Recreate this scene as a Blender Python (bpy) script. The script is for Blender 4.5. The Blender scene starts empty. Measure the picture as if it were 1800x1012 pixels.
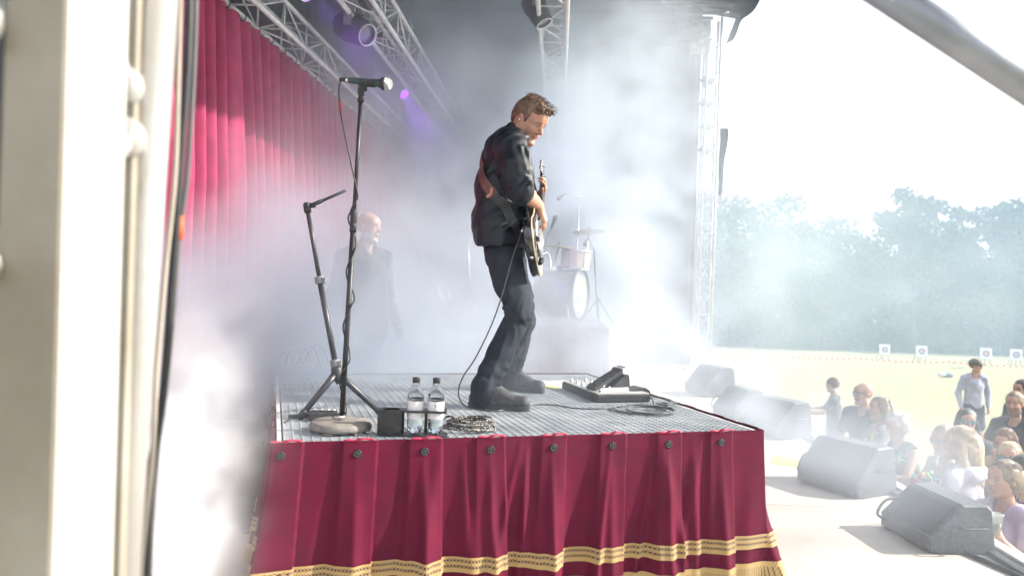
import bpy, math, random
import numpy as np
from mathutils import Vector, Matrix

random.seed(7)
rng = np.random.default_rng(11)
S = bpy.context.scene
COL = S.collection
R = math.radians

# ---------------------------------------------------------------- camera
FPX, CX, CY = 1400.0, 900.0, 506.0          # focal length and centre, in pixels of the 1800 wide photograph
CAMZ = 1.225
cam_data = bpy.data.cameras.new('camera')
cam_data.sensor_width = 36.0
cam_data.lens = 28.0
cam_data.clip_start = 0.05
cam_data.clip_end = 2000.0
cam = bpy.data.objects.new('camera', cam_data)
COL.objects.link(cam)
cam.matrix_world = Matrix.Translation((0, 0, CAMZ)) @ Matrix.Rotation(R(90 - 0.51), 4, 'X') @ Matrix.Rotation(R(1.89), 4, 'Z')
cam_data.dof.use_dof = True
cam_data.dof.focus_distance = 3.9
cam_data.dof.aperture_fstop = 3.0
S.camera = cam

# ---------------------------------------------------------------- world and sun
SUN_EL, SUN_AZ = 31.0, 4.0                  # elevation; azimuth from +x towards +y
world = bpy.data.worlds.new('World')
S.world = world
world.use_nodes = True
wn, wl = world.node_tree.nodes, world.node_tree.links
bg = wn['Background']
sky = wn.new('ShaderNodeTexSky')
sky.sky_type = 'NISHITA'
sky.sun_disc = False
sky.sun_elevation = R(SUN_EL)
sky.sun_rotation = R(90 - SUN_AZ)
sky.dust_density = 2.0
tc = wn.new('ShaderNodeTexCoord')
cmap = wn.new('ShaderNodeMapping'); cmap.inputs['Scale'].default_value = (1, 1, 2.2)
cn = wn.new('ShaderNodeTexNoise'); cn.inputs['Scale'].default_value = 1.7; cn.inputs['Detail'].default_value = 7; cn.inputs['Roughness'].default_value = .55
cr = wn.new('ShaderNodeValToRGB'); cr.color_ramp.elements[0].position = .36; cr.color_ramp.elements[1].position = .56
mx = wn.new('ShaderNodeMix'); mx.data_type = 'RGBA'
wl.new(tc.outputs['Generated'], cmap.inputs['Vector']); wl.new(cmap.outputs['Vector'], cn.inputs['Vector'])
wl.new(cn.outputs['Fac'], cr.inputs['Fac']); wl.new(cr.outputs['Color'], mx.inputs['Factor'])
wl.new(sky.outputs['Color'], mx.inputs['A']); mx.inputs['B'].default_value = (6.6, 6.75, 7.0, 1)
wl.new(mx.outputs['Result'], bg.inputs['Color'])
bg.inputs['Strength'].default_value = 0.13
sun_data = bpy.data.lights.new('sun', 'SUN')
sun_data.energy = 5.0
sun_data.angle = R(0.5)
sun_data.color = (1.0, 0.93, 0.84)
sun = bpy.data.objects.new('sun', sun_data)
COL.objects.link(sun)
SUN_DIR = Vector((math.cos(R(SUN_EL)) * math.cos(R(SUN_AZ)), math.cos(R(SUN_EL)) * math.sin(R(SUN_AZ)), math.sin(R(SUN_EL))))
sun.rotation_euler = SUN_DIR.to_track_quat('Z', 'Y').to_euler()
sun.location = (8, 1, 8)

vs = S.view_settings
S.display_settings.display_device = 'sRGB'
vs.view_transform = 'Standard'
vs.look = 'None'
vs.exposure = 1.15
vs.gamma = 1.0
vs.use_curve_mapping = False
S.render.engine = 'CYCLES'
cy = S.cycles
cy.use_denoising = True
cy.denoiser = 'OPENIMAGEDENOISE'
cy.use_adaptive_sampling = True
cy.adaptive_threshold = 0.035
cy.max_bounces = 8
cy.diffuse_bounces = 3
cy.glossy_bounces = 3
cy.transmission_bounces = 6
cy.transparent_max_bounces = 12
cy.volume_bounces = 3
cy.volume_step_rate = 1.4
cy.volume_max_steps = 256
cy.caustics_reflective = False
cy.caustics_refractive = False
cy.sample_clamp_indirect = 8.0

# ---------------------------------------------------------------- helpers
CAMROT = cam.matrix_world.to_3x3()


def W(px, py, Y):
    """The point at forward distance Y that a pixel of the photograph shows."""
    d = CAMROT @ Vector(((px - CX) / FPX, (CY - py) / FPX, -1.0))
    return Vector((0, 0, CAMZ)) + d * (Y / d.y)


def G(px, py, z):
    """The point of the level z that a pixel of the photograph shows."""
    d = CAMROT @ Vector(((px - CX) / FPX, (CY - py) / FPX, -1.0))
    return Vector((0, 0, CAMZ)) + d * ((z - CAMZ) / d.z)


def field_z(y, x=0.0):
    return -1.0 - 0.055 * max(y, 0.0)


MW = {}


def tag(o, label=None, cat=None, group=None, kind=None):
    if label: o['label'] = label
    if cat: o['category'] = cat
    if group: o['group'] = group
    if kind: o['kind'] = kind
    return o


def thing(name, label, cat, loc=(0, 0, 0), group=None, rz=0.0):
    o = bpy.data.objects.new(name, None)
    o.empty_display_size = 0.1
    COL.objects.link(o)
    m = Matrix.Translation(loc) @ Matrix.Rotation(rz, 4, 'Z')
    o.location = loc
    o.rotation_euler = (0, 0, rz)
    MW[o.name] = m
    return tag(o, label, cat, group)


def link_mesh(name, verts, faces, m, parent=None, loc=None, smooth=True, mats=None, fmat=None):
    """verts in world coordinates -> one mesh object, origin at its parent or at loc."""
    if parent is not None:
        M = MW[parent.name]
    else:
        M = Matrix.Translation(loc) if loc is not None else Matrix.Identity(4)
    v = np.asarray(verts, dtype=float).reshape(-1, 3)
    inv = np.array(M.inverted())
    v = v @ inv[:3, :3].T + inv[:3, 3]
    me = bpy.data.meshes.new(name)
    me.from_pydata(v.tolist(), [], faces)
    me.update()
    if isinstance(smooth, bool):
        me.polygons.foreach_set('use_smooth', [smooth] * len(me.polygons))
    else:
        me.polygons.foreach_set('use_smooth', smooth)
    for mm in (mats or [m]):
        me.materials.append(mm)
    if fmat is not None:
        me.polygons.foreach_set('material_index', fmat)
    o = bpy.data.objects.new(name, me)
    COL.objects.link(o)
    if parent is not None:
        o.parent = parent
    elif loc is not None:
        o.location = loc
    MW[o.name] = M
    return o


def axis_frame(d, up=(0, 0, 1)):
    d = Vector(d).normalized()
    up = Vector(up)
    if abs(d.dot(up.normalized())) > 0.97:
        up = Vector((0, 1, 0)) if abs(d.y) < 0.9 else Vector((1, 0, 0))
    s = d.cross(up).normalized()
    u = s.cross(d).normalized()
    return s, u, d


def smooth_path(pts, n=8):
    """Catmull-Rom through the points."""
    P = [Vector(p) for p in pts]
    if len(P) < 3:
        return P
    P = [P[0] * 2 - P[1]] + P + [P[-1] * 2 - P[-2]]
    out = []
    for i in range(1, len(P) - 2):
        for k in range(n):
            t = k / n
            a, b, c, d = P[i - 1], P[i], P[i + 1], P[i + 2]
            out.append(0.5 * ((2 * b) + (c - a) * t + (2 * a - 5 * b + 4 * c - d) * t * t + (3 * b - a - 3 * c + d) * t ** 3))
    out.append(P[-2])
    return out


class MB:
    """Collects shapes; build() links them as ONE mesh object."""

    def __init__(s):
        s.v, s.f, s.s, s.m = [], [], [], []
        s.mi = 0

    def add(s, verts, faces, smooth=False):
        n = len(s.v)
        s.v.extend([tuple(p) for p in verts])
        s.f.extend([tuple(i + n for i in f) for f in faces])
        s.s.extend([smooth] * len(faces))
        s.m.extend([s.mi] * len(faces))
        return s

    def box(s, c, size, M=None, bev=0.0):
        """box of full size, turned by the 3x3 matrix M, with chamfered edges"""
        hx, hy, hz = (max(q / 2, 1e-4) for q in size)
        c = Vector(c)
        M = M or Matrix.Identity(3)
        if bev <= 0 or bev >= min(hx, hy, hz):
            vs_ = [(x, y, z) for x in (-hx, hx) for y in (-hy, hy) for z in (-hz, hz)]
            fs = [(0, 1, 3, 2), (4, 6, 7, 5), (0, 4, 5, 1), (2, 3, 7, 6), (0, 2, 6, 4), (1, 5, 7, 3)]
            return s.add([c + M @ Vector(p) for p in vs_], fs)
        b = bev
        vs_, idx = [], {}
        for sx in (-1, 1):
            for sy in (-1, 1):
                for sz in (-1, 1):
                    for ax in range(3):
                        p = [sx * (hx - b), sy * (hy - b), sz * (hz - b)]
                        p[ax] = (sx * hx, sy * hy, sz * hz)[ax]
                        idx[(sx, sy, sz, ax)] = len(vs_)
                        vs_.append(p)
        fs = []
        sg = (-1, 1)
        for ax in range(3):
            o1, o2 = [q for q in range(3) if q != ax]
            for sa in sg:
                loop = []
                for (p, q) in ((-1, -1), (1, -1), (1, 1), (-1, 1)):
                    k = [0, 0, 0]; k[ax] = sa; k[o1] = p; k[o2] = q
                    loop.append(idx[(*k, ax)])
                if (sa > 0) == (ax == 1):
                    loop.reverse()
                fs.append(tuple(loop))
        for ax in range(3):                      # edge chamfers along ax
            o1, o2 = [q for q in range(3) if q != ax]
            for p in sg:
                for q in sg:
                    k0 = [0, 0, 0]; k0[o1] = p; k0[o2] = q
                    k1 = list(k0); k0[ax] = -1; k1[ax] = 1
                    lp = [idx[(*k0, o1)], idx[(*k1, o1)], idx[(*k1, o2)], idx[(*k0, o2)]]
                    fs.append(tuple(lp))
        for sx in sg:
            for sy in sg:
                for sz in sg:
                    fs.append((idx[(sx, sy, sz, 0)], idx[(sx, sy, sz, 1)], idx[(sx, sy, sz, 2)]))
        # make every face point outwards
        out = []
        for f in fs:
            a, b_, c_ = (Vector(vs_[f[0]]), Vector(vs_[f[1]]), Vector(vs_[f[2]]))
            nrm = (b_ - a).cross(c_ - a)
            ctr = sum((Vector(vs_[i]) for i in f), Vector()) / len(f)
            out.append(f if nrm.dot(ctr) >= 0 else tuple(reversed(f)))
        return s.add([c + M @ Vector(p) for p in vs_], out)

    def tube(s, pts, r, n=10, caps=True, smooth=True, flat=None):
        """swept tube; r a number or a list; flat=(w,h) gives an elliptical/flat section"""
        P = [Vector(p) for p in pts]
        rr = r if isinstance(r, (list, tuple)) else [r] * len(P)
        T = []
        for i in range(len(P)):
            a = P[max(i - 1, 0)]; b = P[min(i + 1, len(P) - 1)]
            d = (b - a)
            T.append(d.normalized() if d.length > 1e-9 else Vector((0, 0, 1)))
        sd, u, _ = axis_frame(T[0])
        vs_, fs = [], []
        for i, p in enumerate(P):
            if i:
                sd = (sd - T[i] * sd.dot(T[i])).normalized()
                u = sd.cross(T[i]).normalized()
            for k in range(n):
                a = 2 * math.pi * k / n
                w, h = (flat if flat else (1, 1))
                vs_.append(p + (sd * math.cos(a) * w + u * math.sin(a) * h) * rr[i])
        for i in range(len(P) - 1):
            for k in range(n):
                k2 = (k + 1) % n
                fs.append((i * n + k, i * n + k2, (i + 1) * n + k2, (i + 1) * n + k))
        s.add(vs_, fs, smooth)
        if caps:
            b = len(s.v) - len(vs_)
            s.f.append(tuple(b + k for k in reversed(range(n)))); s.s.append(False); s.m.append(s.mi)
            s.f.append(tuple(b + (len(P) - 1) * n + k for k in range(n))); s.s.append(False); s.m.append(s.mi)
        return s

    def lathe(s, prof, c=(0, 0, 0), d=(0, 0, 1), n=24, smooth=True, up=(0, 0, 1)):
        """prof: (radius, height) pairs turned about direction d through c"""
        sd, u, d = axis_frame(d, up)
        c = Vector(c)
        vs_, fs = [], []
        for (r, h) in prof:
            for k in range(n):
                a = 2 * math.pi * k / n
                vs_.append(c + d * h + (sd * math.cos(a) + u * math.sin(a)) * max(r, 1e-5))
        for i in range(len(prof) - 1):
            for k in range(n):
                k2 = (k + 1) % n
                fs.append((i * n + k, i * n + k2, (i + 1) * n + k2, (i + 1) * n + k))
        return s.add(vs_, fs, smooth)

    def prism(s, poly, c, ex, ey, depth, bev=0.0, smooth=False):
        """polygon poly [(a,b)] in the plane (ex, ey) at c, thickened by depth along ex x ey"""
        c, ex, ey = Vector(c), Vector(ex).normalized(), Vector(ey).normalized()
        nz = ex.cross(ey).normalized()
        n = len(poly)
        cx = sum(p[0] for p in poly) / n; cy_ = sum(p[1] for p in poly) / n
        rings = [(0.0, 1.0), (depth, 1.0)] if bev <= 0 else [(0.0, 0.0), (bev, 1.0), (depth - bev, 1.0), (depth, 0.0)]
        vs_, fs = [], []
        for (h, k) in rings:
            for (a, b) in poly:
                da, db = a - cx, b - cy_
                L = math.hypot(da, db) or 1
                q = 1 if (bev <= 0 or k) else max(0, 1 - bev / L)
                vs_.append(c + ex * (cx + da * q) + ey * (cy_ + db * q) + nz * h)
        for i in range(len(rings) - 1):
            for k in range(n):
                k2 = (k + 1) % n
                fs.append((i * n + k, i * n + k2, (i + 1) * n + k2, (i + 1) * n + k))
        fs2 = [tuple(reversed(range(n))), tuple((len(rings) - 1) * n + k for k in range(n))]
        b = len(s.v)
        s.add(vs_, fs, smooth)
        for f in fs2:
            s.f.append(tuple(b + i for i in f)); s.s.append(False); s.m.append(s.mi)
        return s

    def grid(s, fn, nu, nv, smooth=True, closed=False):
        vs_ = [fn(i / (nu if closed else nu - 1), j / (nv - 1)) for j in range(nv) for i in range(nu)]
        fs = []
        for j in range(nv - 1):
            for i in range(nu if closed else nu - 1):
                i2 = (i + 1) % nu
                fs.append((j * nu + i, j * nu + i2, (j + 1) * nu + i2, (j + 1) * nu + i))
        return s.add(vs_, fs, smooth)

    def ball(s, c, r, n=12, M=None):
        rx, ry, rz = r if isinstance(r, (tuple, list)) else (r, r, r)
        M = M or Matrix.Identity(3)
        c = Vector(c)
        return s.grid(lambda u, v: c + M @ Vector((rx * math.cos(2 * math.pi * u) * math.sin(math.pi * v), ry * math.sin(2 * math.pi * u) * math.sin(math.pi * v), -rz * math.cos(math.pi * v))), n, max(5, n // 2 + 1), closed=True)

    def build(s, name, m, parent=None, loc=None):
        return link_mesh(name, s.v, s.f, m, parent, loc, smooth=s.s or True, mats=m if isinstance(m, list) else None, fmat=s.m if isinstance(m, list) else None)


# ---------------------------------------------------------------- materials
MATS = {}


def pmat(name, col, rough=0.6, metal=0.0, var=0.12, vscale=8.0, bump=0.0, bscale=60.0, sheen=0.0, col2=None, detail=5.0, coat=0.0, spec=None):
    if name in MATS:
        return MATS[name]
    m = bpy.data.materials.new(name)
    m.use_nodes = True
    N, L = m.node_tree.nodes, m.node_tree.links
    b = N['Principled BSDF']
    b.inputs['Roughness'].default_value = rough
    b.inputs['Metallic'].default_value = metal
    if spec is not None: b.inputs['Specular IOR Level'].default_value = spec
    if coat: b.inputs['Coat Weight'].default_value = coat
    if sheen:
        b.inputs['Sheen Weight'].default_value = sheen
        b.inputs['Sheen Roughness'].default_value = 0.4
        b.inputs['Sheen Tint'].default_value = tuple(min(1, c * 2.2 + .1) for c in col) + (1,)
    t = N.new('ShaderNodeTexCoord')
    nz = N.new('ShaderNodeTexNoise'); nz.inputs['Scale'].default_value = vscale; nz.inputs['Detail'].default_value = detail
    L.new(t.outputs['Object'], nz.inputs['Vector'])
    r = N.new('ShaderNodeValToRGB')
    c2 = col2 or tuple(max(0, c * (1 - 2.2 * var)) for c in col)
    r.color_ramp.elements[0].position = .32; r.color_ramp.elements[0].color = (*c2, 1)
    r.color_ramp.elements[1].position = .66; r.color_ramp.elements[1].color = (*(min(1, c * (1 + .5 * var)) for c in col), 1)
    L.new(nz.outputs['Fac'], r.inputs['Fac']); L.new(r.outputs['Color'], b.inputs['Base Color'])
    if bump:
        n2 = N.new('ShaderNodeTexNoise'); n2.inputs['Scale'].default_value = bscale; n2.inputs['Detail'].default_value = 4
        L.new(t.outputs['Object'], n2.inputs['Vector'])
        bp = N.new('ShaderNodeBump'); bp.inputs['Strength'].default_value = bump; bp.inputs['Distance'].default_value = .01
        L.new(n2.outputs['Fac'], bp.inputs['Height']); L.new(bp.outputs['Normal'], b.inputs['Normal'])
    MATS[name] = m
    return m


def emat(name, col, strength):
    m = bpy.data.materials.new(name); m.use_nodes = True
    b = m.node_tree.nodes['Principled BSDF']
    b.inputs['Base Color'].default_value = (*col, 1)
    b.inputs['Emission Color'].default_value = (*col, 1)
    b.inputs['Emission Strength'].default_value = strength
    return m


def copy_tree(o, parent=None):
    c = o.copy()
    COL.objects.link(c)
    if parent is not None:
        c.parent = parent
    for ch in list(o.children):
        copy_tree(ch, c)
    return c
# ---------------------------------------------------------------- the stage frame: r to the audience, d along the stage
SROT = R(3.3)
ER = Vector((math.cos(SROT), -math.sin(SROT), 0))
ED = Vector((math.sin(SROT), math.cos(SROT), 0))


def SP(r, d, z=0.0):
    """r metres towards the audience from the camera's line, d metres along the stage"""
    return ER * r + ED * d + Vector((0, 0, z))


SM = Matrix((ER, ED, (0, 0, 1))).transposed()      # 3x3: stage axes
EDGE = 2.14                                         # the stage's front edge

M_alu = pmat('aluminium', (.78, .78, .78), .42, .25, .08, 20, bump=.05)
M_black = pmat('black_paint', (.022, .022, .024), .45, 0, .2, 30, bump=.05)
M_blackmat = pmat('black_plastic', (.03, .03, .032), .6, 0, .25, 40)
M_rubber = pmat('cable_rubber', (.022, .022, .024), .5, 0, .2, 60)
M_drape = pmat('black_molton', (.035, .037, .045), .95, 0, .2, 3, sheen=.25)
M_chrome = pmat('chrome', (.75, .75, .75), .12, 1.0, .04, 20)
M_white = pmat('white_plastic', (.75, .74, .72), .5, 0, .06, 10)

# --- stage floor: plywood decks with open seams over a dark underlayer
deck = pmat('deck_plywood', (.52, .48, .43), .62, 0, .16, 2.2, bump=.06, bscale=40, col2=(.42, .385, .345), detail=9)
mb = MB()
d0 = 4.62 - 2.44 * 2
bounds_d = [d0 + 2.44 * k for k in range(6)]
bounds_r = [EDGE - .02 - 1.22 * k for k in range(6)]
for i in range(5):
    for j in range(5):
        r1, r0 = bounds_r[j], bounds_r[j + 1]
        a, b = bounds_d[i], bounds_d[i + 1]
        mb.box(SP((r0 + r1) / 2, (a + b) / 2, -.011), (r1 - r0 - .004, b - a - .004, .022), SM)
tag(mb.build('stage_floor', deck), kind='structure')
mb = MB(); mb.box(SP(EDGE - 3.08, 6, -.09), (6.1, 13, .13), SM)
tag(mb.build('stage_floor_underlayer', M_black), kind='structure')
# edge rail, skirt board under the stage front
t = thing('stage_edge_rail', 'pale metal rail running along the audience edge of the stage floor', 'rail', SP(EDGE, 6, 0))
MB().box(SP(EDGE + .035, 6, .004), (.07, 12.6, .05), SM, .006).build('rail', pmat('pale_rail', (.6, .58, .55), .4, .3, .1), t)
MB().box(SP(EDGE - .045, 5.2, .012), (.05, 10.6, .022), SM, .004).build('cable_duct', M_blackmat, t)
mb = MB()
mb.grid(lambda u, v: SP(EDGE + .01 + .015 * math.sin(u * 260), -.3 + 12.6 * u, -.03 - 1.75 * v), 500, 3)
tag(mb.build('stage_front_skirt', M_drape, None, SP(EDGE, 6, -1.6)), 'black cloth skirt hanging below the audience edge of the stage', 'stage skirt')

# --- field: mown grass sloping gently away
gm = pmat('grass_field', (.185, .19, .08), .9, 0, .22, .25, bump=.4, bscale=9, col2=(.22, .195, .105), detail=11)
mb = MB()
xs = [-60 + i * 8 for i in range(46)]
ys = [-10, 0, 4, 8, 14, 22, 34, 50, 70, 90, 112, 140, 180, 240]
vs_ = [(x, y, field_z(y)) for y in ys for x in xs]
nx = len(xs)
mb.add(vs_, [(j * nx + i, j * nx + i + 1, (j + 1) * nx + i + 1, (j + 1) * nx + i) for j in range(len(ys) - 1) for i in range(nx - 1)], True)
tag(mb.build('grass_field', gm), kind='structure')

# --- trees beyond the field
leafm = pmat('leaves', (.055, .085, .028), .7, 0, .45, .35, col2=(.03, .05, .02))
barkm = pmat('bark', (.12, .09, .07), .9, 0, .3, 6, bump=.4)


def make_tree(H, spread, seed, nl):
    rr = np.random.default_rng(seed)
    tr = MB()
    tr.tube([(0, 0, -.3), (.1, 0, H * .2), (0, .1, H * .5), (.1, 0, H * .8)], [H * .026, H * .02, H * .013, H * .004], 8)
    limbs = []
    for k in range(13):
        a = k * 2.4 + rr.random(); z0 = H * (.22 + .045 * k)
        L = spread * (1.0 - .5 * abs(.35 - k / 13)) * (.65 + .45 * rr.random())
        e = Vector((math.cos(a) * L, math.sin(a) * L, z0 + H * .13 + H * .06 * rr.random()))
        m = Vector((math.cos(a) * L * .5, math.sin(a) * L * .5, z0 + H * .05))
        tr.tube([(0, 0, z0), m, e], [H * .009, H * .006, H * .002], 5)
        limbs += [(e, 1.0), (m, .8)]
    limbs.append((Vector((0, 0, H * .84)), .95))
    cr_ = MB()
    verts, faces = [], []
    for (c, q) in limbs:
        for s_ in range(4):
            cc = c + Vector(rr.normal(0, 1, 3).tolist()) * spread * .17
            rad = spread * (.16 + .15 * rr.random()) * q
            n = nl // (len(limbs) * 4)
            p = rr.normal(0, 1, (n, 3)); p /= np.linalg.norm(p, axis=1)[:, None]
            p *= (rr.random((n, 1)) ** .4) * rad * np.array([[1, 1, .72]])
            for i in range(n):
                o = Vector(p[i].tolist()) + cc
                s1 = Vector(rr.normal(0, 1, 3).tolist()).normalized(); s2 = s1.cross(Vector(rr.normal(0, 1, 3).tolist())).normalized()
                w = H * (.010 + .012 * rr.random())
                b = len(verts)
                verts += [o - s1 * w, o + s2 * w * .7, o + s1 * w, o - s2 * w * .7]
                faces.append((b, b + 1, b + 2, b + 3))
    cr_.add(verts, faces)
    return tr, cr_


tree_kinds = []
kinds = [(21, 8.5, 5, 9500, 'broad dense'), (24, 7.5, 8, 9500, 'tall rounded'), (19, 9.5, 12, 8000, 'wide loose')]
slots = [(25, 122, 1, 'at the left end of the tree line, beside the tower'), (33, 119, 0, 'second from the tower in the tree line'),
         (40, 126, 2, 'behind the gap where the tree line dips'), (46, 120, 0, 'in the dip of the tree line'),
         (53, 124, 2, 'just left of the highest bushy top'), (60, 119, 1, 'with the highest bushy top in the middle'),
         (67, 124, 0, 'right of the highest bushy top'), (74, 118, 1, 'with sky showing through its crown'),
         (81, 123, 0, 'rising above the standing man in grey'), (89, 119, 1, 'at the right end of the tree line')]
for i, (x, y, k, where) in enumerate(slots):
    H, sp, seed, nl, look = kinds[k]
    z = field_z(y)
    if len([q for q in tree_kinds if q[0] == k]) == 0:
        t = thing('tree', '', 'tree', (0, 0, 0))
        tr, cr_ = make_tree(H, sp, seed, nl)
        tr.build('trunk', barkm, t); cr_.build('crown', leafm, t)
        tree_kinds.append((k, t))
    else:
        t = copy_tree([q[1] for q in tree_kinds if q[0] == k][0])
    s_ = [1.04, 1.12, .98, .95, .96, 1.03, .93, 1.02, 1.0, 1.03][i]
    t.location = (x, y, z); t.rotation_euler = (0, 0, i * 1.9); t.scale = (s_, s_, s_)
    tag(t, f'{look} green tree {where}', 'tree', 'trees along the far side of the field')
# dark wood behind and the low growth under the crowns: reads as one mass
mb = MB()
verts, faces = [], []
rr = np.random.default_rng(5)
for k in range(26000):
    x = 14 + 95 * rr.random(); back = rr.random() < .6
    y = (134 + 10 * rr.random()) if back else (121 + 8 * rr.random())
    top = (13 + 2.2 * math.sin(x * .35) + 1.4 * math.sin(x * .9 + 1)) if back else (3.5 + 1.2 * math.sin(x * .5))
    z = field_z(y) + top * rr.random() ** .8
    w = .38 + .4 * rr.random()
    s1 = Vector(rr.normal(0, 1, 3).tolist()).normalized(); s2 = s1.cross(Vector(rr.normal(0, 1, 3).tolist())).normalized()
    o = Vector((x, y, z)); b = len(verts)
    verts += [o - s1 * w, o + s2 * w, o + s1 * w, o - s2 * w]; faces.append((b, b + 1, b + 2, b + 3))
mb.add(verts, faces)
tag(mb.build('woods', leafm), 'dark woods and undergrowth massed behind the tree line', kind='stuff')


# --- trusses
def truss(name, label, p0, p1, size, tube_r, pitch, mat, group=None, up=(0, 0, 1), brace_r=None):
    p0, p1 = Vector(p0), Vector(p1)
    t = thing(name, label, 'truss', p0, group)
    sd, u, d = axis_frame(p1 - p0, up)
    L = (p1 - p0).length
    cor = [(-1, -1), (1, -1), (1, 1), (-1, 1)]
    q = lambda k, s_: p0 + sd * cor[k][0] * size / 2 + u * cor[k][1] * size / 2 + d * s_
    for k in range(4):
        c = MB().tube([q(k, 0), q(k, L)], tube_r, 12)
        for j in range(1, int(L / 2) + 1):                      # connector collars
            c.tube([q(k, j * 2.0 - .03), q(k, j * 2.0 + .03)], tube_r * 1.22, 12)
        c.build('chord', mat, t)
    br = brace_r or tube_r * .38
    mb = MB()
    n = int(L / pitch)
    for k in range(4):
        k2 = (k + 1) % 4
        for j in range(n + 1):
            s_ = j * pitch
            mb.tube([q(k, s_), q(k2, s_)], br, 6)
            if s_ + pitch <= L:
                a, b = (k, k2) if (j + k) % 2 else (k2, k)
                mb.tube([q(a, s_), q(b, s_ + pitch)], br, 6)
    mb.build('lattice', mat, t)
    return t


TZ = 3.0
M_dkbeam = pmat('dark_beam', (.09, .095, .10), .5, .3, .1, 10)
truss('curtain_truss', 'silver box truss carrying the red curtain along its lower tube', SP(-2.15, 4.2, TZ + .1), SP(-2.15, 12.3, TZ + .1), .2, .0185, .5, M_alu, 'silver box trusses over the stage')
truss('light_truss', 'silver box truss with moving lights hung below it, right of the curtain truss', SP(-1.55, 4.2, 3.36), SP(-1.55, 12.3, 3.36), .24, .02, .5, M_alu, 'silver box trusses over the stage')
truss('front_light_truss', 'faint silver truss overhead above the guitarist with lamps pointing down', SP(-.12, 5.6, 3.62), SP(-.12, 12.3, 3.62), .24, .02, .5, M_alu, 'silver box trusses over the stage')
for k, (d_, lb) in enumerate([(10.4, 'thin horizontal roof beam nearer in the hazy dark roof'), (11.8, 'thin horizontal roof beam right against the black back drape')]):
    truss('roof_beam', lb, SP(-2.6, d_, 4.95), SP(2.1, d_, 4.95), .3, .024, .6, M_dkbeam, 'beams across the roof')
tw = truss('tower_truss', 'tall silver truss tower standing at the far audience corner of the stage', SP(2.17, 12.0, .02), SP(2.17, 12.0, 5.2), .2, .02, .4, M_alu)
MB().box(SP(2.17, 12, .01), (.5, .5, .02), SM, .004).build('base_plate', M_alu, tw)

# --- roof: black underside on an arched frame with an eave valance
roofm = pmat('roof_sheet', (.05, .055, .065), .85, 0, .2, 1.2)
rf = thing('stage_roof', 'dark stage roof sheet with a scalloped corner flap at its audience eave', 'roof', SP(0, 6, 5.5))
mb = MB()
mb.grid(lambda u, v: SP(-3.4 + 6.1 * u, -2.0 + 14.9 * v, 5.5 + .35 * math.sin(math.pi * u)), 14, 30)
mb.grid(lambda u, v: SP(-3.4 + 6.1 * u, -2.0 + 14.9 * v, 5.56 + .35 * math.sin(math.pi * u)), 14, 30)
mb.build('roof_sheet', roofm, rf)
mb = MB()
mb.grid(lambda u, v: SP(2.7 - .16 * v + .02 * math.sin(u * 60), -2.0 + 14.9 * u, 5.56 - (.5 + .03 * math.sin(u * 80)) * v), 240, 5)
mb.build('eave_flap', roofm, rf)
mb = MB()
for k in range(8):
    d_ = -1.8 + 2.05 * k
    mb.tube([SP(-3.3 + 6.0 * i / 10, d_, 5.44 + .35 * math.sin(math.pi * i / 10)) for i in range(11)], .03, 8)
mb.build('roof_frame', M_alu, rf)


# --- curtain and drapes
def pleat_profile(u, seed=0):
    """0..1 deep-fold shape along the curtain"""
    rr_ = math.sin(u * 1.7 + seed) * .6 + math.sin(u * 3.1 + seed * 2) * .4
    x = (u + .18 * rr_) % 1.0
    return (.5 - .5 * math.cos(2 * math.pi * x)) ** .36


cur = pmat('red_velvet', (.32, .022, .085), .85, 0, .10, 12, sheen=.15, bump=.04, bscale=220)
rc = thing('stage_curtain', 'long red velvet curtain hung in deep folds from the silver truss', 'curtain', SP(-2.25, 7, 0))
LCUR, Dc0 = 9.4, 2.9
mb = MB()


def curt(u, v):
    s_ = u * LCUR
    z = (TZ - .05) * (1 - v) + .02 * v
    f = pleat_profile(s_ / .185, 1.0)
    f2 = pleat_profile(s_ / .185 + .06 * math.sin(v * 3 + s_ * 2), 1.0)
    a = .055 + .045 * min(1, v * 2.5)
    return SP(-2.27 + a * (f * (1 - v) + f2 * v) * 1.5 + .012 * math.sin(s_ * 40 + v * 3) * min(1, v * 3), Dc0 + s_ + .02 * math.sin(v * 4 + s_ * 5), z - (.018 * (1 - f)) * (1 - v))


mb.grid(curt, 1300, 26)
mb.build('cloth', cur, rc)
mb = MB(); mb2 = MB()
for k in range(int(LCUR / .27)):
    d_ = Dc0 + .27 * k + .1
    if d_ < 4.25: continue
    ring = [SP(-2.25, d_, TZ) + ER * .026 * math.cos(a) + Vector((0, 0, .03 * math.sin(a) - .006)) for a in [i * math.pi / 6 for i in range(13)]]
    MB().tube(ring, .004, 5).build('tie', M_blackmat, rc)

bd = thing('back_drape', 'tall black drape closing the far end of the stage', 'drape', SP(0, 12.5, 0))
mb = MB()
mb.grid(lambda u, v: SP(-2.6 + 4.7 * u, 12.5 + .05 * pleat_profile(u * 4.7 / .33, 2), 5.95 * (1 - v)), 420, 6)
mb.build('cloth', M_drape, bd)
mb = MB()
mb.grid(lambda u, v: SP(-2.62 + .04 * pleat_profile(u * 30, 3), 2.2 + 10.5 * u, 2.3 + 3.7 * v), 420, 4)
tag(mb.build('upper_drape', M_drape, None, SP(-2.6, 7, 3.3)), 'black drape above the red curtain, closing the gap up to the roof', 'drape')
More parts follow.
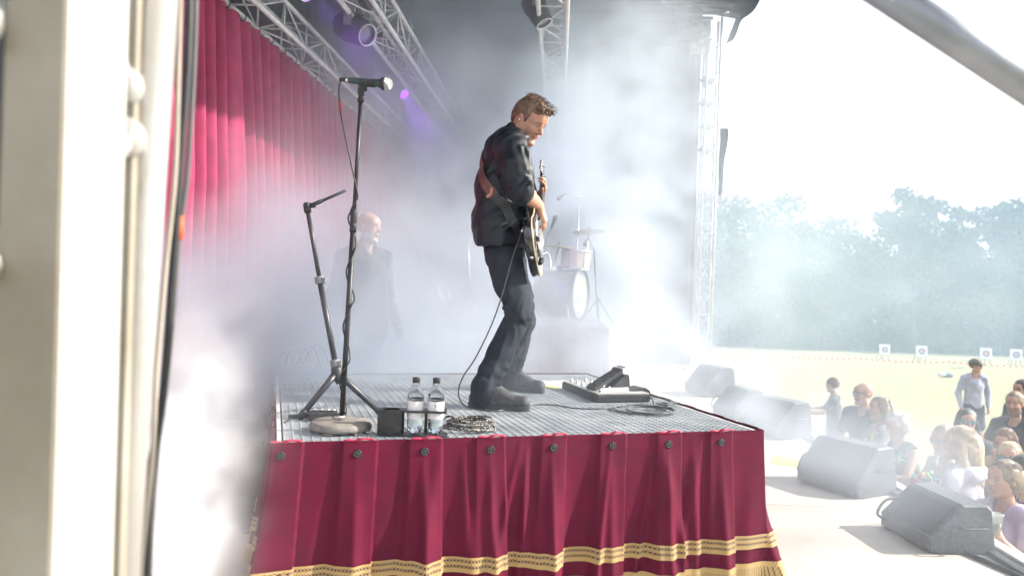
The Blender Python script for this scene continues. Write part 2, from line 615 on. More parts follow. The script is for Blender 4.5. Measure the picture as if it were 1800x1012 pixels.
# narrow cloth hanging outside the tower
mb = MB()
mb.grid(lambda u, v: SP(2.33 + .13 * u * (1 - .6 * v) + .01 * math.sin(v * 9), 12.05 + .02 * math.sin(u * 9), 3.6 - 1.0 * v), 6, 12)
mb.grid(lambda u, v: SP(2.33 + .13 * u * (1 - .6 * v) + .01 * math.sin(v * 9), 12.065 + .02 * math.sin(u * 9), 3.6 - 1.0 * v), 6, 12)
tag(mb.build('hanging_flap', pmat('hazed_cloth', (.13, .14, .165), .9), None, SP(2.36, 12, 3)), 'narrow dark flap hanging on the outer side of the truss tower', 'flap')  # blue-grey of the haze is put into the cloth colour


# --- foreground tower column, tube and cables beside the camera
M_col = pmat('worn_steel_shaded_tone', (.34, .305, .25), .5, .05, .13, 5, bump=.25, bscale=25, col2=(.24, .205, .155), detail=10)  # beige column steel, with the shade of its camera side in the colour
M_colw = pmat('steel_sunlit_tone', (.62, .60, .56), .45, .1, .06, 6, bump=.2, bscale=25, col2=(.55, .50, .42), detail=10)  # lighter copy of the column steel, sunlight put into the colour
M_tubew = pmat('galvanised_tube', (.38, .375, .355), .35, .3, .12, 9, bump=.1, col2=(.46, .44, .41))


def seg_box(mb, px0, px1, Y, pyt, pyb, depth):
    """upright box: image x of its left/right front edges at the top (px0) and bottom (px1), front at Y"""
    a, b = W(px0[0], pyt, Y), W(px0[1], pyt, Y)
    c, d = W(px1[0], pyb, Y), W(px1[1], pyb, Y)
    k = Vector((-.002, depth, 0))
    mb.add([a, b, d, c, a + k, b + k, d + k, c + k], [(0, 3, 2, 1), (1, 2, 6, 5), (4, 5, 6, 7), (0, 4, 7, 3), (0, 1, 5, 4), (3, 7, 6, 2)])


fc = thing('truss_column', 'blurred white steel column at the left edge, close to the lens', 'column', W(100, 1012, .8))
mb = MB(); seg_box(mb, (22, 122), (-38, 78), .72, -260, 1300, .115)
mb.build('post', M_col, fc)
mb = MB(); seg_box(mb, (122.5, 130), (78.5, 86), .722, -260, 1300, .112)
mb.build('side_plate', M_colw, fc)  # thin strip added on the post's right side as its sunlit face
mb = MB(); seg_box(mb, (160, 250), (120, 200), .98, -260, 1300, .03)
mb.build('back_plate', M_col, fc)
mb = MB()
mb.tube([W(190, 30, .84), W(205, 100, .93), W(224, 150, 1.0)], .0105, 10)
mb.ball(W(225, 152, .985), (.019, .019, .026), 12)
mb.build('brace', M_tubew, fc)
mb = MB()
mb.tube([W(178, 300, .84), W(205, 262, .92), W(222, 240, .99)], .0125, 10)
mb.ball(W(223, 242, .975), (.023, .022, .026), 12)
mb.build('brace', M_tubew, fc)
mb = MB(); mb.tube([W(16, -200, 1.0), W(10, 150, 1.0), W(-4, 480, 1.0), W(-30, 1300, 1.0)], .010, 10)
mb.build('rubber_edge', M_rubber, fc)
mb = MB(); mb.tube([W(-40, 60, .7), W(60, -45, .8)], .014, 10); mb.tube([W(-30, 470, .7), W(6, 425, .8)], .012, 10)
mb.build('brace', M_tubew, fc)
tb = MB().tube([W(296, -260, 1.02), W(192, 1300, 1.02)], .0235, 24)
tag(tb.build('scaffold_tube', M_tubew, None, W(208, 1012, 1.02)), 'round pale metal tube beside the white steel column, blurred', 'tube')
pth = lambda xs_, Y: smooth_path([W(x, y, Y) for x, y in xs_], 6)
cb = MB().tube(pth([(338, -200), (330, 100), (318, 260), (302, 500), (286, 700), (262, 850), (258, 1012), (250, 1250)], 1.14), .0062, 8)
tag(cb.build('cable', M_rubber, None, W(258, 1012, 1.14)), 'thick black cable running down outside the pale tube, blurred', 'cable')
cb = MB().tube(pth([(322, -200), (314, 100), (308, 300), (290, 480), (276, 640), (268, 800), (247, 1012), (235, 1250)], 1.10), .0036, 8)
tag(cb.build('cable', pmat('beige_cable', (.42, .37, .30), .5), None, W(247, 1012, 1.1)), 'thin beige cable between the pale tube and the black cable', 'cable')
cb = MB().tube(pth([(346, -200), (343, 60), (330, 300), (314, 420), (300, 600), (276, 800), (262, 1012), (256, 1250)], 1.18), .0042, 8)
tag(cb.build('cable', pmat('grey_cable', (.12, .11, .11), .5), None, W(270, 1012, 1.18)), 'slim grey cable nearest the red curtain with orange tape marks', 'cable')
M_orange = pmat('orange_tape', (.75, .13, .04), .6)
for (x, y, L, lb) in [(316, 400, .03, 'small orange tape band high on the cables, by the red curtain'), (254, 975, .035, 'small orange tape band low on the cables near the floor')]:
    o = MB().tube([W(x + 1, y - 20, 1.17), W(x - 1, y + 20, 1.17)], .0062, 8)
    tag(o.build('tape_band', M_orange, None, W(x, y, 1.17)), lb, 'tape', 'orange tape bands on the cables')
tb = MB().tube([W(1480, -62, 1.2), W(1900, 214, 1.2)], .0255, 20)
tag(tb.build('brace_tube', pmat('grey_tube', (.30, .32, .36), .4, .3, .12, 12, bump=.08, bscale=60), None, W(1700, 90, 1.2)), 'grey metal brace tube crossing the top right corner, blurred', 'tube')
# ---------------------------------------------------------------- the raised platform in front
RZ = 0.62
FL, FR = G(487, 779, RZ), G(1338, 757, RZ)
EX = (FR - FL); RW = EX.length; EX.normalize()
EY = Vector((-EX.y, EX.x, 0))
RM = Matrix((EX, EY, (0, 0, 1))).transposed()
RD = 2.0
print('riser width', RW, 'rot', math.degrees(math.atan2(EX.y, EX.x)))


def RP(a, b, z=0.0):
    """a metres from the left front corner along the front, b metres back, z above the top"""
    return FL + EX * a + EY * b + Vector((0, 0, z))


def on_riser(px, py, h=0.0):
    return G(px, py, RZ + h)


riser = thing('stage_riser', 'raised platform with a steel grating top and a dark red velvet skirt with gold braid', 'platform', RP(RW / 2, RD / 2, -RZ))
grat = pmat('galvanised_grating', (.52, .545, .56), .5, .2, .16, 7, bump=.1, col2=(.38, .41, .43), detail=8)
mb = MB()
pitch = .0335
n = int((RW - .05) / pitch)
for i in range(n + 1):
    a = .025 + (RW - .05) * i / n
    mb.box(RP(a, RD / 2, -.012), (.0032, RD - .05, .024), RM)
n = int((RD - .05) / pitch)
for i in range(n + 1):
    b = .025 + (RD - .05) * i / n
    mb.box(RP(RW / 2, b, -.0125), (RW - .05, .0034, .024), RM)
mb.build('grating', grat, riser)
mb = MB()
for (a, b, sa, sb) in [(RW / 2, .008, RW, .016), (RW / 2, RD - .008, RW, .016), (.008, RD / 2, .016, RD - .034), (RW - .008, RD / 2, .016, RD - .034)]:
    mb.box(RP(a, b, -.05), (sa, sb, .094), RM)
mb.build('frame', M_alu, riser)
MB().box(RP(RW / 2, RD / 2, -.052), (RW - .04, RD - .04, .02), RM).build('under_board', pmat('under_board', (.13, .155, .175), .7, 0, .3, 4, detail=8), riser)
for (a, b) in ((.06, .06), (RW - .06, .06), (.06, RD - .06), (RW - .06, RD - .06)):
    MB().tube([RP(a, b, -RZ), RP(a, b, -.09)], .024, 12).build('leg', M_alu, riser)

# skirt: one cloth around the platform, box pleats at the fixing discs
velvet = pmat('crimson_velvet', (.108, .001, .021), .72, 0, .12, 10, sheen=.14, bump=.05, bscale=260, col2=(.085, .0012, .018), spec=.2)
disc_px = [500, 628, 745, 860, 970, 1073, 1171, 1263]
disc_s = [(G(px, 779 - .0259 * (px - 487), RZ) - FL).dot(EX) for px in disc_px]
PER = 2 * (RW + RD)
side_discs = [RW + .26 * k + .1 for k in range(7)] + [RW + RD + .26 * k + .1 for k in range(7)] + [2 * RW + RD + .26 * k + .1 for k in range(7)]
pleats = disc_s + side_discs
prr = np.random.default_rng(21)
pw = [(.040 + .014 * prr.random(), .052 + .02 * prr.random(), prr.normal(0, .016), prr.random()) for _ in pleats]


def per_frame(s):
    """point on the top rim and the outward direction, corners rounded"""
    s = s % PER
    rc_ = .05
    segs = [(0, RW, Vector((0, 0)), Vector((1, 0))), (RW, RW + RD, Vector((RW, 0)), Vector((0, 1))), (RW + RD, 2 * RW + RD, Vector((RW, RD)), Vector((-1, 0))), (2 * RW + RD, PER, Vector((0, RD)), Vector((0, -1)))]
    for (a, b, p0, d) in segs:
        if a <= s <= b:
            t_ = s - a; L = b - a
            p = p0 + d * t_
            nrm = Vector((d.y, -d.x))
            k0 = max(0, 1 - t_ / rc_); k1 = max(0, 1 - (L - t_) / rc_)
            out = nrm - d * k0 * 1.0 + d * k1 * 1.0
            return p, nrm, out
    return Vector((0, 0)), Vector((0, -1)), Vector((0, -1))


folds_x = [(prr.random() * (RW + .2), prr.normal(0, .10), .014 + .022 * prr.random(), .010 + .016 * prr.random(), .8 + prr.random()) for _ in range(22)]


def skirt_out(s, v):
    o = .008 + .040 * v ** 1.1
    for (c, sl, w_, am, ex_) in folds_x:
        x = s - c - sl * v
        if abs(x) < .12: o += am * math.exp(-(x / (w_ * (.6 + .6 * v))) ** 2) * min(1, v * 1.3) ** ex_
    for (c, (wl_, wr_, dr, ph)) in zip(pleats, pw):
        c2 = c + dr * v
        x = s - c2
        if x > PER / 2: x -= PER
        if x < -PER / 2: x += PER
        L, Rr = wl_ * (1 + .25 * v), wr_ * (1 - .15 * v)
        if -L - .06 < x < Rr + .04:
            ra = .012 + .05 * v                     # soft left side, sharp right edge
            rb = .004 + .012 * v * ph
            f = min(1, max(0, (x + L + ra) / ra)) * min(1, max(0, (Rr + rb - x) / rb))
            f = f * f * (3 - 2 * f)
            ridge = math.exp(-((x + .004 + .02 * v * (ph - .5)) / (.013 + .012 * v)) ** 2)
            o += f * (.009 + .022 * v) + ridge * .036 * v ** 1.4 * (1.1 if ph > .3 else .5) * (1 if v > .08 else v / .08)
    o += (.011 * math.sin(s * 21 + 1.6 * math.sin(s * 5) + .5 * v) + .007 * math.sin(s * 43 + 2.5 * v + 2 * math.sin(s * 3))) * v ** 1.2
    o += .002 * math.sin(s * 9) * min(1, v * 5)
    return o


def skirt_pt(s, z, extra=0.0):
    top, bot = .006, -RZ + .012
    v = min(1, max(0, (top - z) / (top - bot)))
    p, nrm, out = per_frame(s)
    q = p + out * (skirt_out(s, v)) + nrm * extra
    return RP(q.x, q.y, z)


SS = list(np.concatenate([np.arange(0, RW, .0042), np.arange(RW, PER, .012)]))
zs = [.006 - (RZ - .006) * j / 60 for j in range(61)]


def strip(zl, extra, name, m, parent, closed=True):
    V = [skirt_pt(s, z, extra) for z in zl for s in SS]
    n_ = len(SS)
    F = [(j * n_ + i, j * n_ + (i + 1) % n_, (j + 1) * n_ + (i + 1) % n_, (j + 1) * n_ + i) for j in range(len(zl) - 1) for i in range(n_)]
    o = link_mesh(name, V, F, m, parent)
    at = o.data.attributes.new('pat', 'FLOAT_VECTOR', 'POINT')
    dat = []
    for z in zl:
        for s in SS: dat += [s, (z - zl[0]) / (zl[-1] - zl[0]), 0.0]
    at.data.foreach_set('vector', dat)
    return o


skirt = strip(zs, 0.0, 'velvet_skirt', velvet, riser)


def braid_mat(name, kind):
    m = bpy.data.materials.new(name); m.use_nodes = True
    N, L = m.node_tree.nodes, m.node_tree.links
    b = N['Principled BSDF']; b.inputs['Roughness'].default_value = .55
    b.inputs['Sheen Weight'].default_value = .2
    at = N.new('ShaderNodeAttribute'); at.attribute_name = 'pat'
    sp = N.new('ShaderNodeSeparateXYZ'); L.new(at.outputs['Vector'], sp.inputs[0])

    def mt(op, a, b_=None, c=None):
        n = N.new('ShaderNodeMath'); n.operation = op
        for i, q in enumerate((a, b_, c)):
            if q is None: continue
            if isinstance(q, (int, float)): n.inputs[i].default_value = q
            else: L.new(q, n.inputs[i])
        return n.outputs[0]
    s, v = sp.outputs[0], sp.outputs[1]
    gold, gold2, dark = (.52, .36, .14, 1), (.40, .26, .08, 1), (.05, .006, .012, 1)
    if kind == 'lace':
        # two open rows between three solid bands
        vv = mt('FRACT', mt('MULTIPLY', mt('SUBTRACT', v, .13), 2 / .74))
        y = mt('MULTIPLY', mt('SUBTRACT', vv, .32), 1 / .32)          # -1..1 in the open row, beyond 1 solid
        inside = mt('LESS_THAN', mt('ABSOLUTE', y), .98)
        edge = mt('MULTIPLY', mt('GREATER_THAN', v, .13), mt('LESS_THAN', v, .87))
        c = mt('COSINE', mt('MULTIPLY', s, 2 * math.pi / .025))
        d1 = mt('ABSOLUTE', mt('SUBTRACT', y, c)); d2 = mt('ABSOLUTE', mt('ADD', y, c))
        thread = mt('LESS_THAN', mt('MINIMUM', d1, d2), .30)
        hole = mt('MULTIPLY', mt('MULTIPLY', inside, edge), mt('SUBTRACT', 1, thread))
    else:
        c = mt('SINE', mt('MULTIPLY', s, 2 * math.pi / .0065))
        hole = mt('MULTIPLY', mt('GREATER_THAN', c, .55), mt('GREATER_THAN', v, .28))
        hole = mt('MULTIPLY', hole, .7)
    tw = mt('SINE', mt('ADD', mt('MULTIPLY', s, 2 * math.pi / .004), mt('MULTIPLY', v, 30)))
    g = N.new('ShaderNodeMix'); g.data_type = 'RGBA'
    L.new(mt('MULTIPLY_ADD', tw, .4, .4), g.inputs['Factor']); g.inputs['A'].default_value = gold; g.inputs['B'].default_value = gold2
    h = N.new('ShaderNodeMix'); h.data_type = 'RGBA'
    L.new(hole, h.inputs['Factor']); L.new(g.outputs['Result'], h.inputs['A']); h.inputs['B'].default_value = dark
    L.new(h.outputs['Result'], b.inputs['Base Color'])
    bp = N.new('ShaderNodeBump'); bp.inputs['Strength'].default_value = .6; bp.inputs['Distance'].default_value = .002
    L.new(mt('SUBTRACT', tw, mt('MULTIPLY', hole, 4)), bp.inputs['Height']); L.new(bp.outputs['Normal'], b.inputs['Normal'])
    return m


M_lace, M_fringe = braid_mat('gold_braid', 'lace'), braid_mat('gold_fringe', 'fringe')
z1 = -RZ + .190
strip([z1 - .056 * k / 12 for k in range(13)], .0055, 'braid', M_lace, skirt)
z2 = -RZ + .078
strip([z2 - .074 * k / 12 for k in range(13)], .006, 'fringe', M_fringe, skirt)
# hem band seam and the folded velvet lips above each disc
lipm = pmat('velvet_edge', (.42, .012, .06), .6, 0, .1, 20, sheen=.6)
for c in disc_s:
    mb = MB()
    for (x0, x1, dz) in ((-.05, .012, .0), (.0, .058, .004)):
        mb.tube([RP(c + x0 + (x1 - x0) * k / 6, -.014 - .004 * math.sin(k * 1.1), .007 + dz + .002 * math.sin(k * .9)) for k in range(7)], .0045, 8, flat=(1.7, .9))
    mb.build('fold', lipm, skirt)
discm = pmat('rubber_disc', (.016, .022, .026), .5, 0, .25, 60, bump=.1)
for c in disc_s + [q for q in side_discs if q < RW + RD or q > 2 * RW + RD]:
    z = -.040
    p0 = skirt_pt(c, z, .001); p, nrm, out = per_frame(c)
    d = (RM @ Vector((nrm.x, nrm.y, .06))).normalized()
    MB().lathe([(0, -.002), (.0150, -.002), (.0158, .0015), (.0138, .0042), (.011, .0046), (.0095, .0030), (.0045, .0032), (.004, .0052), (0, .0054)], p0, d, 24).build('disc_button', discm, skirt)

# bright strip and small things lying on the grating
M_neon = pmat('neon_tape', (.62, .70, .12), .5, 0, .05, 5)
M_papr = pmat('paper', (.78, .77, .72), .6, 0, .04, 8)


def quad_sheet(name, label, cat, pts, z, m, th=.003, group=None):
    P = [G(x, y, z) for x, y in pts]
    mb = MB(); n_ = len(P)
    up = Vector((0, 0, th))
    mb.add(P + [p + up for p in P], [tuple(range(n_, 2 * n_)), tuple(reversed(range(n_)))] + [(i, (i + 1) % n_, n_ + (i + 1) % n_, n_ + i) for i in range(n_)])
    return tag(mb.build(name, m, None, P[0]), label, cat, group)


quad_sheet('set_list', 'pale yellow-edged paper strip lying on the grating between the shoe and the pedal board', 'paper strip', [(930, 670), (992, 669), (1020, 672), (985, 682)], RZ + .001, M_papr)
quad_sheet('tape_strip', 'neon yellow tape edge along the paper strip behind the pedal board', 'tape', [(944, 674), (985, 682.5), (984, 685), (940, 676)], RZ + .002, M_neon)
quad_sheet('tape_marker', 'pale yellow sheet on the stage floor between the platform and the second wedge', 'floor marker', [(1357, 803), (1366, 801), (1428, 812), (1428, 824), (1356, 814)], .001, M_neon)


# --- microphone stand
ms = thing('microphone_stand', 'straight black microphone stand with a round cast base at the front left of the grating', 'mic stand', on_riser(599, 757))
B0 = G(599, 757, RZ + .0)
cast = pmat('cast_iron', (.26, .235, .205), .7, 0, .15, 30, bump=.25, bscale=120, col2=(.18, .165, .15))
mb = MB(); mb.lathe([(0, .008), (.11, .008), (.119, .012), (.121, .022), (.118, .034), (.110, .040), (.03, .043), (0, .043)], B0, (0, 0, 1), 48)
for k in range(6):
    a = k * math.pi / 3 + .3
    mb.box(B0 + Vector((math.cos(a) * .1, math.sin(a) * .1, .004)), (.035, .035, .008), Matrix.Rotation(a, 3, 'Z'), .002)
mb.build('base', cast, ms)
YM = B0.y
ptop = W(634, 178, YM)
pbot = B0 + Vector((.002, 0, .043))
pd = (ptop - pbot)
pol = lambda t_: pbot + pd * t_
MB().tube([pol(0), pol(.62)], .0105, 16).build('lower_pole', M_black, ms)
MB().tube([pol(.62), pol(1.0)], .0078, 16).build('upper_pole', M_black, ms)
MB().lathe([(0, 0), (.0135, 0), (.0135, .03), (.0125, .032), (.0125, .036), (.0138, .038), (.0138, .082), (.011, .09), (0, .09)], pol(.59), pd, 20).build('clutch', M_blackmat, ms)
MB().lathe([(0, 0), (.0125, 0), (.0125, .014), (.009, .02), (0, .02)], pbot, pd, 16).build('collar', M_chrome, ms)
mb = MB()
mb.lathe([(0, 0), (.0125, 0), (.0125, .014), (.0095, .018), (.0095, .03), (0, .03)], ptop - pd.normalized() * .004, pd, 16)
for s_ in (-1, 1): mb.box(ptop + Vector((0, s_ * .009, .038)), (.022, .004, .032), None, .0015)
mb.tube([ptop + Vector((0, -.015, .04)), ptop + Vector((0, .015, .04))], .0055, 10)
mb.build('swivel', M_blackmat, ms)
# holder clip: open shell around the microphone body
md = (W(676, 147.5, YM) - W(610, 141, YM)).normalized()
mc = W(645, 144.5, YM)
sd_, up_, _ = axis_frame(md)
mb = MB()
mb.grid(lambda u, v: mc + md * (-.030 + .062 * v) + (sd_ * math.cos(R(160 + 220 * u)) + up_ * math.sin(R(160 + 220 * u))) * .0185, 20, 6)
mb.grid(lambda u, v: mc + md * (-.030 + .062 * v) + (sd_ * math.cos(R(160 + 220 * u)) + up_ * math.sin(R(160 + 220 * u))) * .0155, 20, 6)
mb.box(mc - up_ * .026 - md * .010, (.026, .012, .022), None, .003)
mb.build('clip', M_blackmat, ms)
# --- microphone in the clip
mic = thing('microphone', 'vocal microphone with a bright silver grille resting in the stand clip', 'microphone', mc)
mp = lambda s_: mc + md * s_
tealblk = pmat('mic_body', (.045, .07, .08), .35, .3, .1, 40)
MB().lathe([(0, -.073), (.0105, -.073), (.0115, -.068), (.0135, .0), (.0155, .045), (.0175, .052), (0, .053)], mp(0), md, 28).build('body', tealblk, mic)
MB().lathe([(0, -.108), (.005, -.108), (.0065, -.104), (.0078, -.088), (.0085, -.082), (0, -.082)], mp(0), md, 16).build('plug_boot', M_blackmat, mic)
MB().lathe([(0, -.084), (.0098, -.084), (.0098, -.070), (0, -.070)], mp(0), md, 20).build('plug_sleeve', M_chrome, mic)
MB().lathe([(.0165, .050), (.0245, .060), (.0262, .064), (.0262, .070), (.0245, .071), (0, .0705)], mp(0), md, 28).build('grille_band', M_blackmat, mic)
gr = pmat('mic_grille', (.78, .78, .76), .4, .8, .25, 700, bump=1.0, bscale=900)
MB().lathe([(.0246, .069), (.0252, .075), (.0235, .086), (.018, .094), (.009, .0985), (.0001, .0995)], mp(0), md, 28).build('grille', gr, mic)
# cable: from the plug, looping down and winding round the pole
pts = [mp(-.106), W(599, 142, YM), W(596, 152, YM - .01), W(596, 170, YM - .01), W(599, 200, YM - .01), W(606, 235, YM - .01), W(614, 272, YM - .01), W(621, 305, YM - .012)]
for k in range(1, 42):
    t_ = .72 - .70 * k / 41
    a = k * .62
    rr_ = .0155 + (.006 if k % 13 in (5, 6, 7) else 0)
    pts.append(pol(t_) + Vector((math.cos(a) * rr_, -abs(math.sin(a)) * rr_ * (1 if math.sin(a) > 0 else -1), 0)))
pts += [pol(.015) + Vector((-.02, .10, 0)), G(592, 731, RZ + .02), G(586, 732, RZ + .006), G(570, 738, RZ + .004), G(548, 734, RZ + .004), G(520, 733, RZ + .004), G(500, 742, RZ + .004)]
mcab = MB().tube(smooth_path(pts, 5), .0031, 8)
tag(mcab.build('microphone_cable', M_rubber, None, B0), 'black microphone cable hanging from the plug and winding down the straight stand', 'cable')
MB().tube([W(597.3, 178, YM - .01), W(599.2, 193, YM - .01)], .0036, 8).build('tape_band', pmat('red_tape', (.6, .05, .04), .5), bpy.data.objects['microphone_cable'])

# stomp box behind the base
sb = thing('effect_pedal', 'small black box with chrome knobs on the grating behind the round stand base', 'effect pedal', on_riser(560, 738))
c = G(566, 739, RZ)
MB().box(c + Vector((0, .02, .018)), (.12, .07, .034), RM, .005).build('housing', M_blackmat, sb)
for dx in (-.04, -.01, .02, .042):
    MB().lathe([(0, 0), (.0075, 0), (.0065, .012), (0, .013)], c + Vector((dx, .025, .035)), (0, 0, 1), 12).build('knob', M_chrome, sb)
MB().box(c + Vector((-.105, .03, .010)), (.085, .02, .016), RM, .004).build('plug', M_blackmat, sb)

# --- tripod stand leaning left
ts = thing('tripod_stand', 'grey telescopic tripod stand with a tilted bracket arm, left of the microphone stand', 'tripod stand', on_riser(592, 720))
YT = 3.42
hub = W(592, 652, YT); q1 = W(562, 492, YT); q2 = W(540, 366, YT)
M_dk = pmat('dark_grey_paint', (.045, .047, .052), .4, .1, .15, 20)
M_grey = pmat('grey_plastic', (.22, .22, .23), .5, 0, .1, 20)
MB().tube([hub + (q1 - hub).normalized() * -.02, q1], .0125, 16).build('lower_tube', M_dk, ts)
MB().tube([q1, q2], .0095, 16).build('upper_tube', M_dk, ts)
dT = (q1 - hub).normalized()
for (p, nm) in ((q1, 'collar'), (hub + dT * .035, 'collar')):
    mb = MB(); mb.lathe([(0, -.016), (.0195, -.016), (.0205, -.012), (.0205, .012), (.0195, .016), (0, .016)], p, dT, 20)
    mb.box(p + Vector((.02, -.012, 0)), (.022, .012, .026), None, .003)
    mb.build(nm, M_grey, ts)
mb = MB(); mb.lathe([(0, -.055), (.012, -.055), (.020, -.03), (.024, .01), (.018, .024), (0, .024)], hub, dT, 16)
mb.build('hub', M_dk, ts)
feet = [G(529, 731, RZ + .012), G(671, 727, RZ + .012), hub + Vector((.06, .42, 0)) - Vector((0, 0, hub.z - RZ - .012))]
for f in feet:
    a0 = hub + (f - hub).normalized() * .015 + Vector((0, 0, -.005))
    L_ = MB(); L_.tube([a0, a0.lerp(f, .22), f], [.017, .0135, .0125], 12)
    leg = L_.build('leg', M_dk, ts)
    MB().lathe([(0, -.014), (.015, -.014), (.0155, .02), (.013, .03), (0, .03)], f, (a0 - f), 12).build('rubber_foot', M_rubber, leg)
mb = MB(); mb.lathe([(0, -.02), (.0155, -.02), (.0155, .016), (0, .016)], q2, dT, 14)
mb.lathe([(0, -.018), (.013, -.018), (.013, .018), (0, .018)], q2 + Vector((0, 0, .012)), (0, 1, 0), 14)
mb.lathe([(0, -.014), (.012, -.014), (.009, .014), (0, .014)], q2 + Vector((.022, 0, .012)), (1, 0, 0), 12)
mb.build('tilt_joint', M_blackmat, ts)
ax0, ax1 = W(550, 360, YT), W(608, 335, YT)
mb = MB(); mb.tube([ax0, ax1], .0062, 10); mb.tube([ax0, ax0.lerp(ax1, .3)], .009, 10)
mb.build('arm', M_dk, ts)
MB().tube([q2 + Vector((.022, 0, .012)), ax0], .0055, 8).build('arm_pin', M_dk, ts)

# --- bottle holder and bottles
hc = on_riser(727, 764)
hold = thing('bottle_holder', 'black metal bracket with three round cups, the left one empty, at the platform edge', 'bottle holder', hc)
HR = Matrix.Rotation(R(3), 3, 'Z')
steel = pmat('black_steel', (.05, .05, .052), .42, .5, .2, 25, bump=.08)
hx = lambda a, b, z: hc + HR @ Vector((a, b, 0)) + Vector((0, 0, z))
YB = hc.y
bx = [-.088, .004, .082]
mb = MB()


def plate_hole(mb, cx_, cy_, w0, w1, d0_, d1_, z, r, th=.003):
    n_ = 32
    for zz in (z, z - th):
        ring, outr = [], []
        for k in range(n_):
            a = 2 * math.pi * k / n_
            ca, sa = math.cos(a), math.sin(a)
            ring.append(hx(cx_ + r * ca, cy_ + r * sa, zz))
            t_ = min(((w1 if ca > 0 else w0) / abs(ca)) if abs(ca) > 1e-6 else 9, ((d1_ if sa > 0 else d0_) / abs(sa)) if abs(sa) > 1e-6 else 9)
            outr.append(hx(cx_ + t_ * ca, cy_ + t_ * sa, zz))
        b = len(mb.v)
        mb.add(ring + outr, [(k, (k + 1) % n_, n_ + (k + 1) % n_, n_ + k) for k in range(n_)])
    for (rr_) in (1,):
        V = []
        for zz in (z, z - th):
            for k in range(n_):
                a = 2 * math.pi * k / n_
                V.append(hx(cx_ + r * math.cos(a), cy_ + r * math.sin(a), zz))
        mb.add(V, [(k, n_ + k, n_ + (k + 1) % n_, (k + 1) % n_) for k in range(n_)])


zt = .098
for x, w0, w1 in ((bx[0], .046, .046), (bx[1], .046, .039), (bx[2], .039, .042)):
    plate_hole(mb, x, .0, w0, w1, .042, .042, zt, .0335)
mb.box(hx(-.003, -.0425, zt - .002), (.258, .002, .009), HR)
mb.build('top_plate', steel, hold)
MB().box(hx(-.088, -.040, .048), (.088, .003, .092), HR).build('front_plate', steel, hold)
mb = MB()
mb.box(hx(-.088, .042, .048), (.088, .003, .094), HR)
mb.box(hx(.045, .036, .048), (.014, .003, .094), HR)
mb.box(hx(-.045, .036, .048), (.010, .003, .094), HR)
mb.build('back_plate', steel, hold)
MB().box(hx(-.134, .0, .049), (.003, .086, .096), HR).build('side_plate', steel, hold)
MB().box(hx(-.003, .0, .0032), (.264, .088, .003), HR).build('base_plate', steel, hold)

glassm = bpy.data.materials.new('clear_plastic'); glassm.use_nodes = True
b = glassm.node_tree.nodes['Principled BSDF']
b.inputs['Base Color'].default_value = (.93, .97, .98, 1); b.inputs['Roughness'].default_value = .03
b.inputs['IOR'].default_value = 1.12; b.inputs['Transmission Weight'].default_value = 1.0
watm = bpy.data.materials.new('water'); watm.use_nodes = True
b = watm.node_tree.nodes['Principled BSDF']
b.inputs['Base Color'].default_value = (.90, .96, .97, 1); b.inputs['Roughness'].default_value = .0
b.inputs['IOR'].default_value = 1.33; b.inputs['Transmission Weight'].default_value = 1.0
capm = pmat('bottle_cap', (.015, .015, .016), .45, 0, .1, 40)
labm = pmat('bottle_label', (.72, .69, .70), .6, 0, .05, 20)
inkm = pmat('ink', (.03, .03, .035), .6)


def text_on_cylinder(txt, size, c, rad, ang, z, m, name, parent):
    cu = bpy.data.curves.new('t', 'FONT'); cu.body = txt; cu.size = size; cu.align_x = 'CENTER'
    o = bpy.data.objects.new('t', cu); COL.objects.link(o)
    dg = bpy.context.evaluated_depsgraph_get()
    me = bpy.data.meshes.new_from_object(o.evaluated_get(dg))
    V = []
    for v in me.vertices:
        a = ang + v.co.x / rad
        V.append(c + Vector((math.cos(a) * rad, math.sin(a) * rad, z + v.co.y)))
    F = [tuple(p.vertices) for p in me.polygons]
    bpy.data.objects.remove(o); bpy.data.meshes.remove(me); bpy.data.curves.remove(cu)
    return link_mesh(name, V, F, m, parent)


